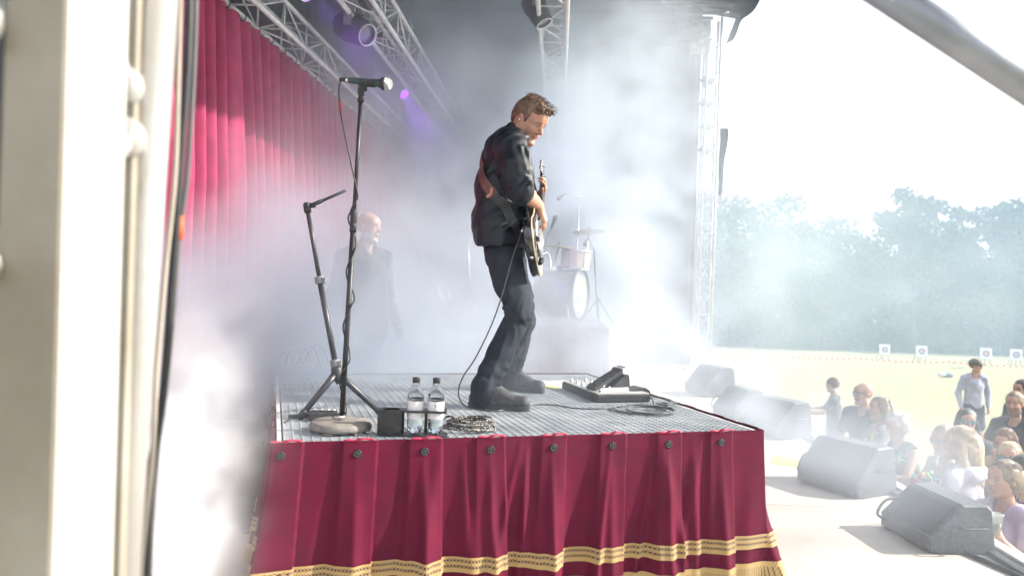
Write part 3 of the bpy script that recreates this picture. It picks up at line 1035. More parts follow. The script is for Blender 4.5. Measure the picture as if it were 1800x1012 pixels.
def bottle(cx_, label, ink):
    c = hx(cx_, 0, .006)
    t = thing('water_bottle', label, 'bottle', c, 'water bottles in the holder')
    n_ = 40

    def prof(h):
        k = [(0, .012), (.004, .022), (.012, .029), (.03, .0315), (.055, .0305), (.060, .0308), (.125, .0308), (.13, .0315), (.150, .0312), (.165, .027), (.178, .019), (.186, .0135), (.192, .0125), (.200, .0125)]
        for i in range(len(k) - 1):
            if k[i][0] <= h <= k[i + 1][0]:
                f = (h - k[i][0]) / (k[i + 1][0] - k[i][0])
                return k[i][1] + (k[i + 1][1] - k[i][1]) * (f * f * (3 - 2 * f) * .5 + f * .5)
        return k[-1][1]

    def sp_(u, h, sc=1.0):
        a = 2 * math.pi * u
        r = prof(h) * sc
        pet = .5 + .5 * math.cos(5 * a)
        r *= 1 - .16 * pet * max(0, 1 - h / .04)
        return c + Vector((math.cos(a) * r, math.sin(a) * r, h + .006 * pet * max(0, 1 - h / .015)))
    hs_ = [0, .002, .006, .012, .02, .03, .045, .058, .07, .1, .125, .135, .15, .16, .168, .176, .184, .19, .2]
    mb = MB()
    V = [sp_(k / n_, h) for h in hs_ for k in range(n_)]
    F = [(j * n_ + k, j * n_ + (k + 1) % n_, (j + 1) * n_ + (k + 1) % n_, (j + 1) * n_ + k) for j in range(len(hs_) - 1) for k in range(n_)]
    F.append(tuple(reversed(range(n_))))
    mb.add(V, F, True)
    mb.build('bottle_body', glassm, t)
    hw = [h for h in hs_ if h <= .14] + [.140]
    hw = sorted(set(hw))
    V = [sp_(k / n_, max(h, .0015), .955) for h in hw for k in range(n_)]
    F = [(j * n_ + k, j * n_ + (k + 1) % n_, (j + 1) * n_ + (k + 1) % n_, (j + 1) * n_ + k) for j in range(len(hw) - 1) for k in range(n_)]
    F += [tuple(reversed(range(n_))), tuple((len(hw) - 1) * n_ + k for k in range(n_))]
    MB().add(V, F, True).build('water', watm, t)
    mb = MB(); mb.grid(lambda u, v: c + Vector((math.cos(2 * math.pi * u) * .0319, math.sin(2 * math.pi * u) * .0319, .062 + .066 * v)), 40, 3, closed=True)
    lab = mb.build('label', labm, t)
    mb = MB(); mb.lathe([(0, .196), (.0142, .196), (.0148, .198), (.0148, .213), (.0138, .216), (0, .216)], c, (0, 0, 1), 28)
    mb.build('cap', capm, t)
    for (txt, size, ang, z) in ink:
        text_on_cylinder(txt, size, c, .0322, R(ang), z, inkm, 'lettering', lab)
    return t


bottle(bx[1], 'left water bottle of the two, with large letters on its label, in the middle cup', [('TR', .014, -72, .082), ('= = =', .004, -66, .074), ('= = = =', .003, -80, .067), ('=', .012, -140, .08)])
bottle(bx[2], 'right water bottle of the two, small marks on its label, beside the coiled cable', [('&', .013, -88, .108), ('= = =', .003, -90, .099), ('= = =', .004, -62, .085), ('= = =', .004, -62, .08), ('*', .014, -88, .070), ('= =', .003, -90, .066)])

# --- coiled cables
tweed = bpy.data.materials.new('tweed_cable'); tweed.use_nodes = True
N, L = tweed.node_tree.nodes, tweed.node_tree.links
at = N.new('ShaderNodeTexCoord'); vo = N.new('ShaderNodeTexVoronoi'); vo.inputs['Scale'].default_value = 330
L.new(at.outputs['Object'], vo.inputs['Vector'])
r = N.new('ShaderNodeValToRGB'); r.color_ramp.interpolation = 'CONSTANT'
r.color_ramp.elements[0].color = (.025, .024, .024, 1); r.color_ramp.elements[1].position = .80; r.color_ramp.elements[1].color = (.62, .58, .50, 1)
sx = N.new('ShaderNodeSeparateColor'); L.new(vo.outputs['Color'], sx.inputs[0]); L.new(sx.outputs[0], r.inputs['Fac'])
L.new(r.outputs['Color'], N['Principled BSDF'].inputs['Base Color']); N['Principled BSDF'].inputs['Roughness'].default_value = .8
cc = on_riser(826, 755)
pts = []
rr = np.random.default_rng(9)
for k in range(7 * 22):
    a = -k * 2 * math.pi / 22 + 2.8
    lay = k / 22
    rad = .094 + .010 * math.sin(lay * 2.2) + .006 * math.sin(k * .37) - .004 * lay
    pts.append(cc + Vector((math.cos(a) * rad * 1.04, math.sin(a) * rad * .95 + .0, .008 + .0058 * lay + .003 * math.sin(k * .5))))
pts += [cc + Vector((-.10, .02, .045)), cc + Vector((-.112, -.01, .03)), cc + Vector((-.10, -.035, .008))]
ck = MB().tube(smooth_path(pts, 2), .0040, 8)
tag(ck.build('coiled_cable', tweed, None, cc), 'thick coil of black cable flecked with white, right of the bottles at the platform edge', 'cable')
pts = []
c2 = on_riser(1122, 722)
for k in range(3 * 20):
    a = k * 2 * math.pi / 20 + 2.2
    lay = k / 20
    rad = .125 + .03 * math.sin(lay * 2.4)
    pts.append(c2 + Vector((math.cos(a) * rad + .015 * lay, math.sin(a) * rad * .95 - .02 * lay, .005 + .004 * lay)))
for k in range(22):
    a = k * .62
    pts.append(on_riser(1166, 722) + Vector((math.cos(a) * .036, math.sin(a) * .05, .018 + .0012 * k)))
pts += [on_riser(1190, 708, .004), on_riser(1150, 697, .004), on_riser(1138, 694, .01)]
ck = MB().tube(smooth_path(pts, 3), .0033, 8)
tag(ck.build('coiled_cable', pmat('grey_rubber', (.10, .105, .11), .5), None, c2), 'loose loops of thin grey cable on the grating, in front of the pedal board', 'cable')
ck = MB().tube(smooth_path([on_riser(1137, 697, .012), on_riser(1146, 701, .03), on_riser(1149, 710, .004)], 6), .003, 8)
tag(ck.build('patch_cable', M_rubber, None, on_riser(1140, 700)), 'short black lead bending out of the right end of the pedal board', 'cable')

# --- pedal board with two rows of switches
A_, B_, C_ = on_riser(987, 683), on_riser(1049, 708), on_riser(1137, 704)
u1 = (B_ - A_); Lp = u1.length; u1.normalize()
u2 = Vector((-u1.y, u1.x, 0))
if u2.dot(C_ - B_) < 0: u2 = -u2
Dp = .30
pc = A_ + u1 * Lp / 2 + u2 * Dp / 2
PM = Matrix((u2, -u1, (0, 0, 1))).transposed()
print('pedalboard', Lp, (C_ - B_).length)
pb = thing('pedal_board', 'silver-topped pedal board with two rows of foot switches beside the guitarist', 'pedal board', pc)
silver = pmat('silver_panel', (.58, .57, .54), .42, .5, .07, 20)
MB().box(pc + Vector((0, 0, .022)), (Dp, Lp, .04), PM, .006).build('housing', M_blackmat, pb)
MB().box(pc + Vector((0, 0, .0445)), (Dp - .012, Lp - .012, .005), PM, .001).build('top_panel', silver, pb)
for r_ in range(2):
    for k in range(6):
        p = A_ + u1 * (.05 + (Lp - .1) * k / 5) + u2 * (.04 + .085 * r_) + Vector((0, 0, .047))
        if r_ == 1 and k > 4: continue
        MB().lathe([(0, 0), (.0095, 0), (.0095, .004), (.0065, .005), (.0065, .018), (.0055, .020), (0, .020)], p, (0, 0, 1), 14).build('foot_switch', M_chrome, pb)
mb = MB()
MB().box(A_ + u1 * .12 + u2 * .22 + Vector((0, 0, .056)), (.04, .14, .018), PM, .003).build('display', M_blackmat, pb)
for k in range(5):
    MB().lathe([(0, 0), (.009, 0), (.0075, .014), (0, .015)], A_ + u1 * (.065 + .027 * k) + u2 * .22 + Vector((0, 0, .065)), (0, 0, 1), 12).build('knob', M_blackmat, pb)
# expression pedal
ep = thing('expression_pedal', 'long black foot pedal with its treadle tilted up, lying across the pedal board end', 'foot pedal', on_riser(1095, 704))
e0, e1 = on_riser(1046, 706), on_riser(1140, 702)
ux = (e1 - e0).normalized(); uy = Vector((-ux.y, ux.x, 0)); Le = (e1 - e0).length
prof = [(0, .0), (Le, 0), (Le + .012, .02), (Le + .006, .045), (Le - .02, .062), (Le * .45, .035), (.02, .030), (-.004, .018)]
MB().prism(prof, e0 + uy * .002, ux, (0, 0, 1), -.105, .004).build('housing', M_black, ep)
t0 = e0 + ux * .03 + uy * .10 + Vector((0, 0, .052)); t1 = e0 + ux * (Le * .68) + uy * .13 + Vector((0, 0, .142))
tdir = (t1 - t0).normalized(); tu = uy.cross(tdir); tu = -tu if tu.z < 0 else tu
TM = Matrix((tdir, uy, tu)).transposed()
mb = MB(); mb.box((t0 + t1) / 2, ((t1 - t0).length, .085, .022), TM, .005)
mb.box(t1 + tu * .012 - tdir * .008, (.022, .085, .012), TM, .003)
for k in range(9): mb.box(t0 + tdir * (.03 + .026 * k) + tu * .012, (.008, .07, .003), TM)
mb.build('treadle', M_black, ep)
MB().prism([(0, 0), (.13, 0), (.12, .075), (.10, .075)], e0 + ux * (Le * .45) + uy * .10 + Vector((0, 0, .045)), ux, (0, 0, 1), -.06, .002).build('pivot', M_blackmat, ep)
MB().box((t0 + t1) / 2 + uy * -.06 - Vector((-.02, 0, .045)), ((t1 - t0).length * .8, .02, .02), Matrix((ux, uy, (0, 0, 1))).transposed(), .003).build('side_bar', silver, ep)
# ---------------------------------------------------------------- floor monitors
carpet = pmat('monitor_paint', (.075, .08, .088), .5, 0, .25, 50, bump=.25, bscale=160)
grillem = pmat('monitor_grille', (.05, .053, .058), .6, .2, .4, 260, bump=.5, bscale=420)


def wedge(label, c, yaw, L_=.56, w=.46, h=.33):
    t = thing('floor_monitor', label, 'floor monitor', c, 'wedge monitors along the stage edge')
    M3 = Matrix.Rotation(yaw, 3, 'Z')
    ex, ey = M3 @ Vector((1, 0, 0)), M3 @ Vector((0, 1, 0))
    a = w / 2
    poly = [(-a, .05 * h), (-a + .05, 0), (a * .8, 0), (a, h * .14), (a * .86, h * .90), (a * .72, h), (-a * .02, h), (-a * .1, h * .96), (-a * 1.0, h * .34)]
    # along the length: prism in (ex, z), depth along ey
    o = Vector(c) - ey * (L_ / 2)
    mb = MB().prism(poly, o + ey * L_, ex, (0, 0, 1), L_, .010)
    body = mb.build('cabinet', carpet, t)
    p0 = Vector((-a * 1.0, h * .34)); p1 = Vector((-a * .1, h * .96))
    dd = (p1 - p0); nl = Vector((-dd.y, dd.x)).normalized()
    mid = (p0 + p1) / 2 + nl * .004
    n3 = (ex * nl.x + Vector((0, 0, nl.y))).normalized(); s3 = (ex * dd.x + Vector((0, 0, dd.y))).normalized()
    B3 = Matrix((s3, ey, n3)).transposed()
    MB().box(Vector(c) + ex * mid.x + Vector((0, 0, mid.y)), (dd.length * .86, L_ * .88, .008), B3, .003).build('grille', grillem, t)
    for s_ in (-1, 1):
        pc_ = Vector(c) + ey * s_ * (L_ / 2 + .002) + ex * (a * .25) + Vector((0, 0, h * .55))
        mb = MB(); pts_ = [pc_ + ex * -.06, pc_ + ex * -.055 + ey * s_ * .02, pc_ + ex * .055 + ey * s_ * .02, pc_ + ex * .06]
        mb.tube(smooth_path(pts_, 4), .006, 8)
        mb.build('handle', M_blackmat, t)
    for s_ in (-1, 1):
        mb = MB()
        q = Vector(c) + ex * (-a * .55) + ey * s_ * (L_ / 2 - .05)
        mb.tube(smooth_path([q + Vector((0, 0, h * .66)) - ex * -.01, q + Vector((0, 0, h * .64)) - ex * .075, q + Vector((0, 0, h * .34)) - ex * (a * .42 + .05), q + Vector((0, 0, h * .20)) - ex * (a * .42 - .004)], 4), .007, 8)
        if s_ == 1: mb.build('bow_handle', M_blackmat, t)
    return t


wedge('nearest black wedge monitor, its pale top lit by the sun, beside the women in lilac', Vector((2.16, 3.98, 0)), R(4), .44, .33, .235)
wedge('black wedge monitor second from the camera, its broad grille turned to the platform', Vector((2.13, 4.98, 0)), R(28), .46, .36, .29)
wedge('black wedge monitor third from the camera, just beyond the corner of the platform', Vector((2.27, 6.75, 0)), R(22), .48, .38, .30)
wedge('small black wedge monitor half hidden behind the third one', Vector((2.20, 7.6, 0)), R(14), .38, .34, .28)
wedge('farthest black wedge monitor, hazy, near the foot of the truss tower', Vector((2.30, 9.1, 0)), R(16), .46, .40, .33)
# cables along the edge of the stage
ck = MB().tube(smooth_path([G(1562, 924, .01), G(1600, 938, .01), G(1660, 958, .01), G(1700, 972, .01), G(1760, 998, .01), G(1830, 1030, .01)], 6), .011, 10)
tag(ck.build('edge_cable', M_rubber, None, G(1700, 972, .01)), 'thick black cable lying on the stage floor before the nearest wedge monitor', 'cable')
ck = MB().tube(smooth_path([G(1600, 905, .12), G(1594, 915, .03), G(1612, 930, .008), G(1566, 930, .008), G(1556, 922, .008), G(1580, 915, .008), G(1640, 945, .008), G(1700, 968, .008)], 6), .007, 8)
tag(ck.build('monitor_cable', M_rubber, None, G(1600, 930, .01)), 'thinner black cable looping out from under the nearest wedge monitor', 'cable')

# ---------------------------------------------------------------- drum riser
DZ = .785
drz = thing('drum_riser', 'drum platform with a pleated red skirt, hazy behind the guitarist', 'platform', SP(-.45, 9.1, 0))
d0r, d1r, dd0, dd1 = -1.75, .50, 8.0, 10.3
MB().box(SP((d0r + d1r) / 2, (dd0 + dd1) / 2, DZ - .03), (d1r - d0r, dd1 - dd0, .06), SM, .004).build('deck', M_black, drz)
for (r_, d_) in ((d0r + .08, dd0 + .08), (d1r - .08, dd0 + .08), (d0r + .08, dd1 - .08), (d1r - .08, dd1 - .08)):
    MB().tube([SP(r_, d_, 0), SP(r_, d_, DZ - .06)], .024, 10).build('leg', M_alu, drz)
mb = MB()
pv = lambda s_, v: .012 + (.02 + .03 * v) * pleat_profile(s_ / .16, 4)
mb.grid(lambda u, v: SP(d0r + (d1r - d0r) * u, dd0 - pv((d1r - d0r) * u, v), (DZ - .01) * (1 - v)), 300, 5)
mb.grid(lambda u, v: SP(d1r + pv((dd1 - dd0) * u, v), dd0 + (dd1 - dd0) * u, (DZ - .01) * (1 - v)), 300, 5)
mb.build('skirt', velvet, drz)

# drum kit
DK = lambda px, py, Y: W(px, py, Y)
hoop = pmat('drum_hoop', (.03, .03, .035), .35); shellm = pmat('drum_shell', (.10, .105, .12), .25, .2, .2, 6, coat=.6)
headm = pmat('drum_head', (.34, .335, .31), .5, 0, .04, 6); cream = pmat('cream_shell', (.66, .58, .44), .35, 0, .08, 8, coat=.4)
brass = pmat('cymbal_bronze', (.42, .33, .16), .3, .9, .15, 60)
kit = thing('bass_drum', 'bass drum with a pale lettered front head facing the audience, on the drum platform', 'bass drum', DK(1022, 565, 8.75))
bc = DK(1020, 517, 8.75); bdir = (ER * .93 - ED * .36).normalized()
mb = MB(); mb.lathe([(.262, -.44), (.268, -.42), (.268, -.03), (.262, -.02)], bc, bdir, 40); mb.build('shell', shellm, kit)
for h in (-.44, -.03):
    MB().lathe([(.27, h), (.288, h), (.290, h + .02), (.288, h + .045), (.272, h + .045), (.27, h)], bc, bdir, 40).build('hoop', hoop, kit)
fh = MB().lathe([(0, -.012), (.27, -.012)], bc, bdir, 40).build('front_head', headm, kit)
MB().lathe([(0, -.42), (.265, -.42)], bc, bdir, 40).build('back_head', headm, kit)
# faint slanted lettering on the head
s3, u3, _ = axis_frame(bdir)


def flat_text(txt, size, o_, ex, ey, m, name, parent, shear=.0, ext=.0):
    cu = bpy.data.curves.new('t', 'FONT'); cu.body = txt; cu.size = size; cu.align_x = 'CENTER'; cu.shear = shear; cu.extrude = ext
    o = bpy.data.objects.new('t', cu); COL.objects.link(o)
    dg = bpy.context.evaluated_depsgraph_get()
    me = bpy.data.meshes.new_from_object(o.evaluated_get(dg))
    ez = Vector(ex).cross(Vector(ey))
    V = [o_ + Vector(ex) * v.co.x + Vector(ey) * v.co.y + ez * v.co.z for v in me.vertices]
    F = [tuple(p.vertices) for p in me.polygons]
    bpy.data.objects.remove(o); bpy.data.meshes.remove(me); bpy.data.curves.remove(cu)
    return link_mesh(name, V, F, m, parent, smooth=False)


exs = (ED * -1 * 0 + (Vector((0, 0, 1)).cross(bdir))).normalized()
rot = lambda a: (exs * math.cos(a) + u3 * math.sin(a), u3 * math.cos(a) - exs * math.sin(a))
ea, eb = rot(R(10))
goldm = pmat('head_lettering', (.55, .46, .25), .5)
flat_text('PUSH', .15, bc - bdir * .008 + eb * .02, ea, eb, goldm, 'lettering', fh, .2)
flat_text('IT', .14, bc - bdir * .008 - eb * .12, ea, eb, goldm, 'lettering', fh, .2)
mb = MB()
for (q, w_) in ((.13, .2), (-.15, .24)): mb.box(bc - bdir * .009 + eb * q, (.002, w_, .014), Matrix((bdir, ea, eb)).transposed())
mb.build('lettering_rule', goldm, fh)
for s_ in (-1, 1):
    MB().tube([bc - bdir * .06 + s3 * s_ * .26 - u3 * .06, bc + bdir * .03 + s3 * s_ * .40 - Vector((0, 0, bc.z - DZ - .01))], .008, 8).build('spur', M_chrome, kit)
for k in range(10):
    a = k * math.pi / 5 + .2
    q = bc + (s3 * math.cos(a) + u3 * math.sin(a)) * .278
    MB().tube([q - bdir * .10, q + bdir * .01], .006, 6).build('tension_rod', M_chrome, kit)


def drum(label, c, rad, h, tilt, shell, cat='drum'):
    t = thing('drum', label, cat, c - Vector((0, 0, h)))
    d = Vector((tilt[0], tilt[1], 1)).normalized()
    MB().lathe([(rad, -h), (rad, 0)], c, d, 32).build('shell', shell, t)
    for q in (0, -h): MB().lathe([(rad, q - .012), (rad * 1.05, q - .012), (rad * 1.05, q + .012), (rad, q + .012)], c, d, 32).build('rim', M_chrome, t)
    MB().lathe([(0, .004), (rad, .004)], c, d, 32).build('head', headm, t)
    a_, b_, _ = axis_frame(d)
    for k in range(6):
        an = k * math.pi / 3
        q = c + (a_ * math.cos(an) + b_ * math.sin(an)) * rad * 1.04
        MB().tube([q, q - d * h], .005, 6).build('tension_rod', M_chrome, t)
    return t


def stand_legs(t, base, top, m=M_chrome, spread=.27, z0=DZ, r=.011, hh=.28):
    MB().tube([base + Vector((0, 0, .06)), top], r, 10).build('pole', m, t)
    for k in range(3):
        a = k * 2.094 + .5
        MB().tube([base + Vector((0, 0, hh)), base + Vector((math.cos(a) * spread * .8, math.sin(a) * spread * .8, .05)), base + Vector((math.cos(a) * spread, math.sin(a) * spread, .01))], r * .85, 8).build('leg', m, t)


def cymbal(label, c, rad, tilt, base_xy):
    base = Vector((base_xy[0], base_xy[1], DZ))
    t = thing('cymbal_stand', label, 'cymbal', base, 'cymbals of the drum kit')
    stand_legs(t, base, c)
    d = Vector((tilt[0], tilt[1], 1)).normalized()
    MB().lathe([(.002, .020), (.02, .019), (.035, .004), (rad, -.018), (rad, -.020), (.035, .0), (.002, .014)], c, d, 40).build('cymbal', brass, t)
    MB().lathe([(0, .012), (.009, .012), (.009, .045), (0, .045)], c, d, 10).build('wing_nut', M_blackmat, t)


drum('cream rack drum mounted over the bass drum, lit on its right side', DK(1014, 440, 8.85), .155, .20, (.06, -.05), cream)
drum('snare drum with a shiny shell glimpsed between guitar and bass drum', DK(966, 468, 9.0), .178, .14, (0, 0), M_chrome)
drum('dark floor drum behind the guitarist leg at the left of the kit', DK(905, 500, 9.1), .2, .36, (0, 0), shellm)
p = DK(822, 405, 8.8); cymbal('dark cymbal on a tall stand left of the guitarist', p, .13, (-.05, .0), (p.x + .07, p.y))
p = DK(982, 432, 8.9); cymbal('low wide cymbal over the snare drum', p, .19, (.05, 0), (p.x - .15, p.y + .2))
p = DK(1036, 405, 9.3); cymbal('thin pale cymbal above the cream rack drum', p, .20, (-.06, .1), (p.x - .1, p.y + .2))


def mic_boom(label, base, top, end, mdir, mlen=.16, m=M_chrome):
    t = thing('boom_microphone', label, 'microphone', base, 'microphones around the drum kit')
    stand_legs(t, base, top, m, .22, r=.008)
    MB().tube([top + (top - end) * .15, end], .006, 8).build('boom', m, t)
    md_ = Vector(mdir).normalized()
    MB().lathe([(0, 0), (.012, 0), (.016, mlen * .5), (.026, mlen * .7), (.026, mlen * .9), (.012, mlen), (0, mlen)], end, md_, 14).build('microphone_body', M_blackmat, t)


q = DK(1018, 345, 9.2)
mic_boom('overhead drum microphone on a tall boom stand above the kit', Vector((q.x, q.y, DZ)), q, DK(994, 340, 9.2), (-.7, 0, -.6), .12)
q = DK(962, 415, 8.5)
mic_boom('drum microphone pointing up and right, just beyond the guitar', Vector((q.x - .1, q.y, DZ)), q, DK(969, 402, 8.5), (.3, 0, .9), .15, M_black)
q = DK(1047, 470, 8.7)
mic_boom('drum microphone arching over the rim of the cream drum', Vector((q.x + .04, q.y, DZ)), DK(1044, 440, 8.7), DK(1034, 418, 8.7), (-.4, 0, -.9), .10, M_black)
# clutter on the left of the drum platform
fcs = thing('equipment_box', 'low dark box of small gear on the left end of the drum platform', 'box', DK(775, 565, 8.4))
c = DK(774, 556, 8.4); c.z = DZ
MB().box(c + Vector((0, 0, .10)), (.30, .3, .19), SM, .01).build('body', M_blackmat, fcs)
MB().box(c + Vector((0, 0, .203)), (.31, .31, .014), SM, .004).build('lid', M_black, fcs)
for k, (dx, lb) in enumerate(((-.1, 'left bottle of the small ones on the dark box'), (-.02, 'middle bottle of the small ones on the dark box'), (.08, 'right bottle of the small ones on the dark box'))):
    tt = thing('small_bottle', lb, 'bottle', c + Vector((dx, 0, .21)), 'small bottles on the dark box')
    MB().lathe([(0, 0), (.026, 0), (.028, .05), (.026, .075), (.011, .09), (.011, .11), (0, .11)], c + Vector((dx, 0, .21)), (0, 0, 1), 14).build('body', M_white, tt)
    MB().lathe([(0, .108), (.014, .108), (.014, .122), (0, .122)], c + Vector((dx, 0, .21)), (0, 0, 1), 12).build('cap', M_white, tt)

# --- road cases at the lower left, half lost in smoke
casem = pmat('road_case', (.055, .055, .06), .6, 0, .2, 14, bump=.1)


def road_case(label, c, size):
    t = thing('road_case', label, 'road case', c, 'stacked road cases')
    sx_, sy_, sz_ = size
    cc_ = Vector(c) + Vector((0, 0, sz_ / 2))
    MB().box(cc_, size, SM, .006).build('case', casem, t)
    for a in (-1, 1):
        for b_ in (-1, 1):
            mb = MB()
            mb.box(cc_ + SM @ Vector((a * sx_ / 2, b_ * sy_ / 2, 0)), (.03, .03, sz_ + .006), SM, .004)
            mb.build('corner_edging', M_dk, t)
            MB().box(cc_ + SM @ Vector((0, a * sy_ / 2, b_ * sz_ / 2)), (sx_ - .04, .028, .028), SM, .004).build('edging', M_dk, t)
    h0 = cc_ + SM @ Vector((-.02, -sy_ / 2 - .004, 0))
    mb = MB(); mb.box(h0, (.17, .008, .13), SM, .003); mb.build('handle_plate', M_dk, t)
    MB().tube(smooth_path([h0 + SM @ Vector((-.06, -.004, .03)), h0 + SM @ Vector((-.05, -.03, .03)), h0 + SM @ Vector((.05, -.03, .03)), h0 + SM @ Vector((.06, -.004, .03))], 4), .006, 8).build('handle', M_chrome, t)
    return t


rcx = W(392, 900, 3.75)
road_case('lower road case of the two beside the platform, wrapped in white smoke', (rcx.x, 4.0, 0.0), (.44, .5, .15))
road_case('upper road case of the two beside the platform, wrapped in white smoke', (rcx.x, 4.0, .155), (.44, .5, .27))
# small bundle of wire loops seen through the smoke, left of the platform
cbd = MB()
wb = W(520, 655, 5.0)
for k in range(5):
    ph = k * .5
    cbd.tube(smooth_path([Vector((wb.x - .1 + .03 * k, wb.y, .62)), Vector((wb.x - .1 + .05 * k, wb.y, .70 + .015 * k)), Vector((wb.x - .05 + .05 * k, wb.y + .03, .73 + .01 * k)), Vector((wb.x - .02 + .06 * k, wb.y + .02, .62))], 6), .005, 6)
tag(cbd.build('wire_bundle', M_rubber, None, (wb.x, wb.y, .6)), 'bundle of thin black wires arching up in the smoke left of the tripod', 'wires')
sc_ = thing('side_case', 'dark case standing left of the platform under the wire bundle', 'road case', (wb.x, wb.y, 0))
MB().box((wb.x, wb.y, .305), (.4, .35, .60), SM, .01).build('body', casem, sc_)
MB().box((wb.x, wb.y, .612), (.41, .36, .014), SM, .004).build('lid', M_dk, sc_)
tb_ = thing('terminal_box', 'small white connector boxes on the side case below the wire loops', 'connector box', (wb.x, wb.y, .62))
MB().box((wb.x + .03, wb.y - .08, .644), (.06, .05, .05), SM, .004).build('housing', M_white, tb_)
MB().box((wb.x + .11, wb.y - .08, .644), (.03, .05, .05), SM, .004).build('housing', M_white, tb_)


# ---------------------------------------------------------------- lamps on the trusses
M_purple = emat('purple_lens', (.30, .04, .80), 3.0)
M_lens = pmat('lens_glass', (.09, .09, .11), .12, 0, .1, 10, coat=1.0)


def moving_head(label, top, aim, size=1.0, lens=None, group='moving lights hung from the silver trusses'):
    t = thing('moving_head_light', label, 'stage light', top, group)
    top = Vector(top)
    k = size
    MB().box(top + Vector((0, 0, -.05 * k)), (.26 * k, .34 * k, .10 * k), SM, .015 * k).build('base', M_blackmat, t)
    ax = ER
    piv = top + Vector((0, 0, -.30 * k))
    mb = MB()
    for s_ in (-1, 1):
        mb.prism([(-.05 * k, 0), (.05 * k, 0), (.03 * k, -.24 * k), (-.03 * k, -.24 * k)], top + Vector((0, 0, -.09 * k)) + ED * s_ * .17 * k - ER * 0, ER, (0, 0, 1), .02 * k * (1 if s_ < 0 else -1), .004)
    mb.box(top + Vector((0, 0, -.115 * k)), (.12 * k, .36 * k, .03 * k), SM, .006)
    mb.build('yoke', M_grey, t)
    d = Vector(aim).normalized()
    hd = MB().lathe([(0, -.17 * k), (.09 * k, -.165 * k), (.125 * k, -.11 * k), (.13 * k, .0), (.115 * k, .05 * k), (.115 * k, .12 * k), (.105 * k, .14 * k), (.10 * k, .20 * k), (.088 * k, .205 * k), (.086 * k, .17 * k)], piv, d, 28).build('head', M_blackmat, t)
    MB().lathe([(.086 * k, .196 * k), (.092 * k, .204 * k), (.094 * k, .214 * k), (.087 * k, .215 * k), (.084 * k, .196 * k)], piv, d, 28).build('lens_ring', M_alu, hd)
    MB().lathe([(0, .19 * k), (.04 * k, .186 * k), (.087 * k, .172 * k)], piv, d, 24).build('lens', lens or M_lens, hd)
    cl = MB().tube([top + Vector((0, 0, 0)), top + Vector((0, 0, .07))], .012, 8)
    cl.build('clamp', M_alu, t)
    return piv + d * .2 * k


p1 = W(516, -82, 5.15); l1 = moving_head('moving light glowing purple at the top edge, between the two left trusses', p1, (.75, -.40, -.5), .66, M_purple)
moving_head('large dark moving light with a silver-ringed lens under the light truss', W(622, -12, 6.3), (.75, -.55, -.45), .92)
moving_head('second dark moving light, smaller and hazier, above the microphone head', W(684, 66, 8.2), (.75, -.55, -.3), .9)
l4 = moving_head('faint purple glowing moving light deep in the smoke right of the microphone', W(702, 118, 9.4), (.5, -.5, -.55), .8, M_purple)
moving_head('barrel lamp pointing down under the overhead truss, left of its tube', W(944, -34, 6.9), (.45, -.2, -.85), .8)
moving_head('smaller barrel lamp below the first one under the overhead truss', W(968, 40, 8.3), (.45, -.2, -.85), .75)
for (p, d, e) in ((l1, (.30, .55, -.22), 220), (l4, (.3, -.5, -.5), 16)):
    sd2 = bpy.data.lights.new('purple_beam', 'SPOT'); sd2.energy = e; sd2.color = (.36, .06, 1.0); sd2.spot_size = R(38); sd2.spot_blend = .6; sd2.shadow_soft_size = .07
    so = bpy.data.objects.new('purple_beam', sd2); COL.objects.link(so); so.location = p + Vector(d).normalized() * .05
    so.rotation_euler = (-Vector(d)).to_track_quat('Z', 'Y').to_euler()
# small white clamps and a diamond sign high in the haze
for (x, y, Y, s_, lb) in ((721, 45, 8.5, .07, 'pale twin clamp dangling high in the haze right of the light truss'), (786, 72, 10.2, .06, 'small white lamp hanging left of the two under the dark roof'), (835, 73, 10.2, .06, 'small white lamp hanging right of the two under the dark roof')):
    t = thing('hanging_lamp', lb, 'lamp', W(x, y, Y), 'small pale lamps under the roof')
    c = W(x, y, Y)
    MB().lathe([(0, -s_ * .5), (s_ * .55, -s_ * .4), (s_ * .6, 0), (s_ * .2, s_ * .5), (0, s_ * .5)], c, (.3, .1, 1), 14).build('lamp_body', M_white, t)
    MB().box(c + Vector((0, 0, s_ * 1.0)), (s_ * .35, s_ * .3, s_ * .9), None, .004).build('bracket', M_white, t)
    MB().tube([c + Vector((0, 0, s_ * 1.3)), Vector((c.x, c.y, 5.3))], .005, 6).build('cable', M_rubber, t)
dsg = thing('diamond_sign', 'pale diamond-shaped plate hanging in the dark haze above the drum kit', 'plate', W(770, 104, 9.5))
c = W(770, 104, 9.5)
MB().prism([(0, -.11), (.058, 0), (0, .11), (-.058, 0)], c, (1, 0, 0), (0, 0, 1), -.006).build('plate', M_white, dsg)
MB().tube([c + Vector((0, 0, .11)), Vector((c.x, c.y, 5.3))], .003, 6).build('wire', M_rubber, dsg)


def par(label, c, aim):
    t = thing('tower_lamp', label, 'lamp', c, 'lamps clamped to the far truss tower')
    d = Vector(aim).normalized(); c = Vector(c)
    MB().lathe([(0, -.10), (.045, -.09), (.06, 0), (.07, .08), (.062, .08), (.055, .02), (0, .0)], c, d, 18).build('lamp_body', M_white, t)
    MB().tube([c + ED * -.07, c + ED * -.07 + ER * -.08, c + ED * .07 + ER * -.08, c + ED * .07], .007, 6).build('bracket', M_alu, t)
    MB().box(c + ER * -.11, (.07, .04, .05), SM, .005).build('clamp', M_black, t)


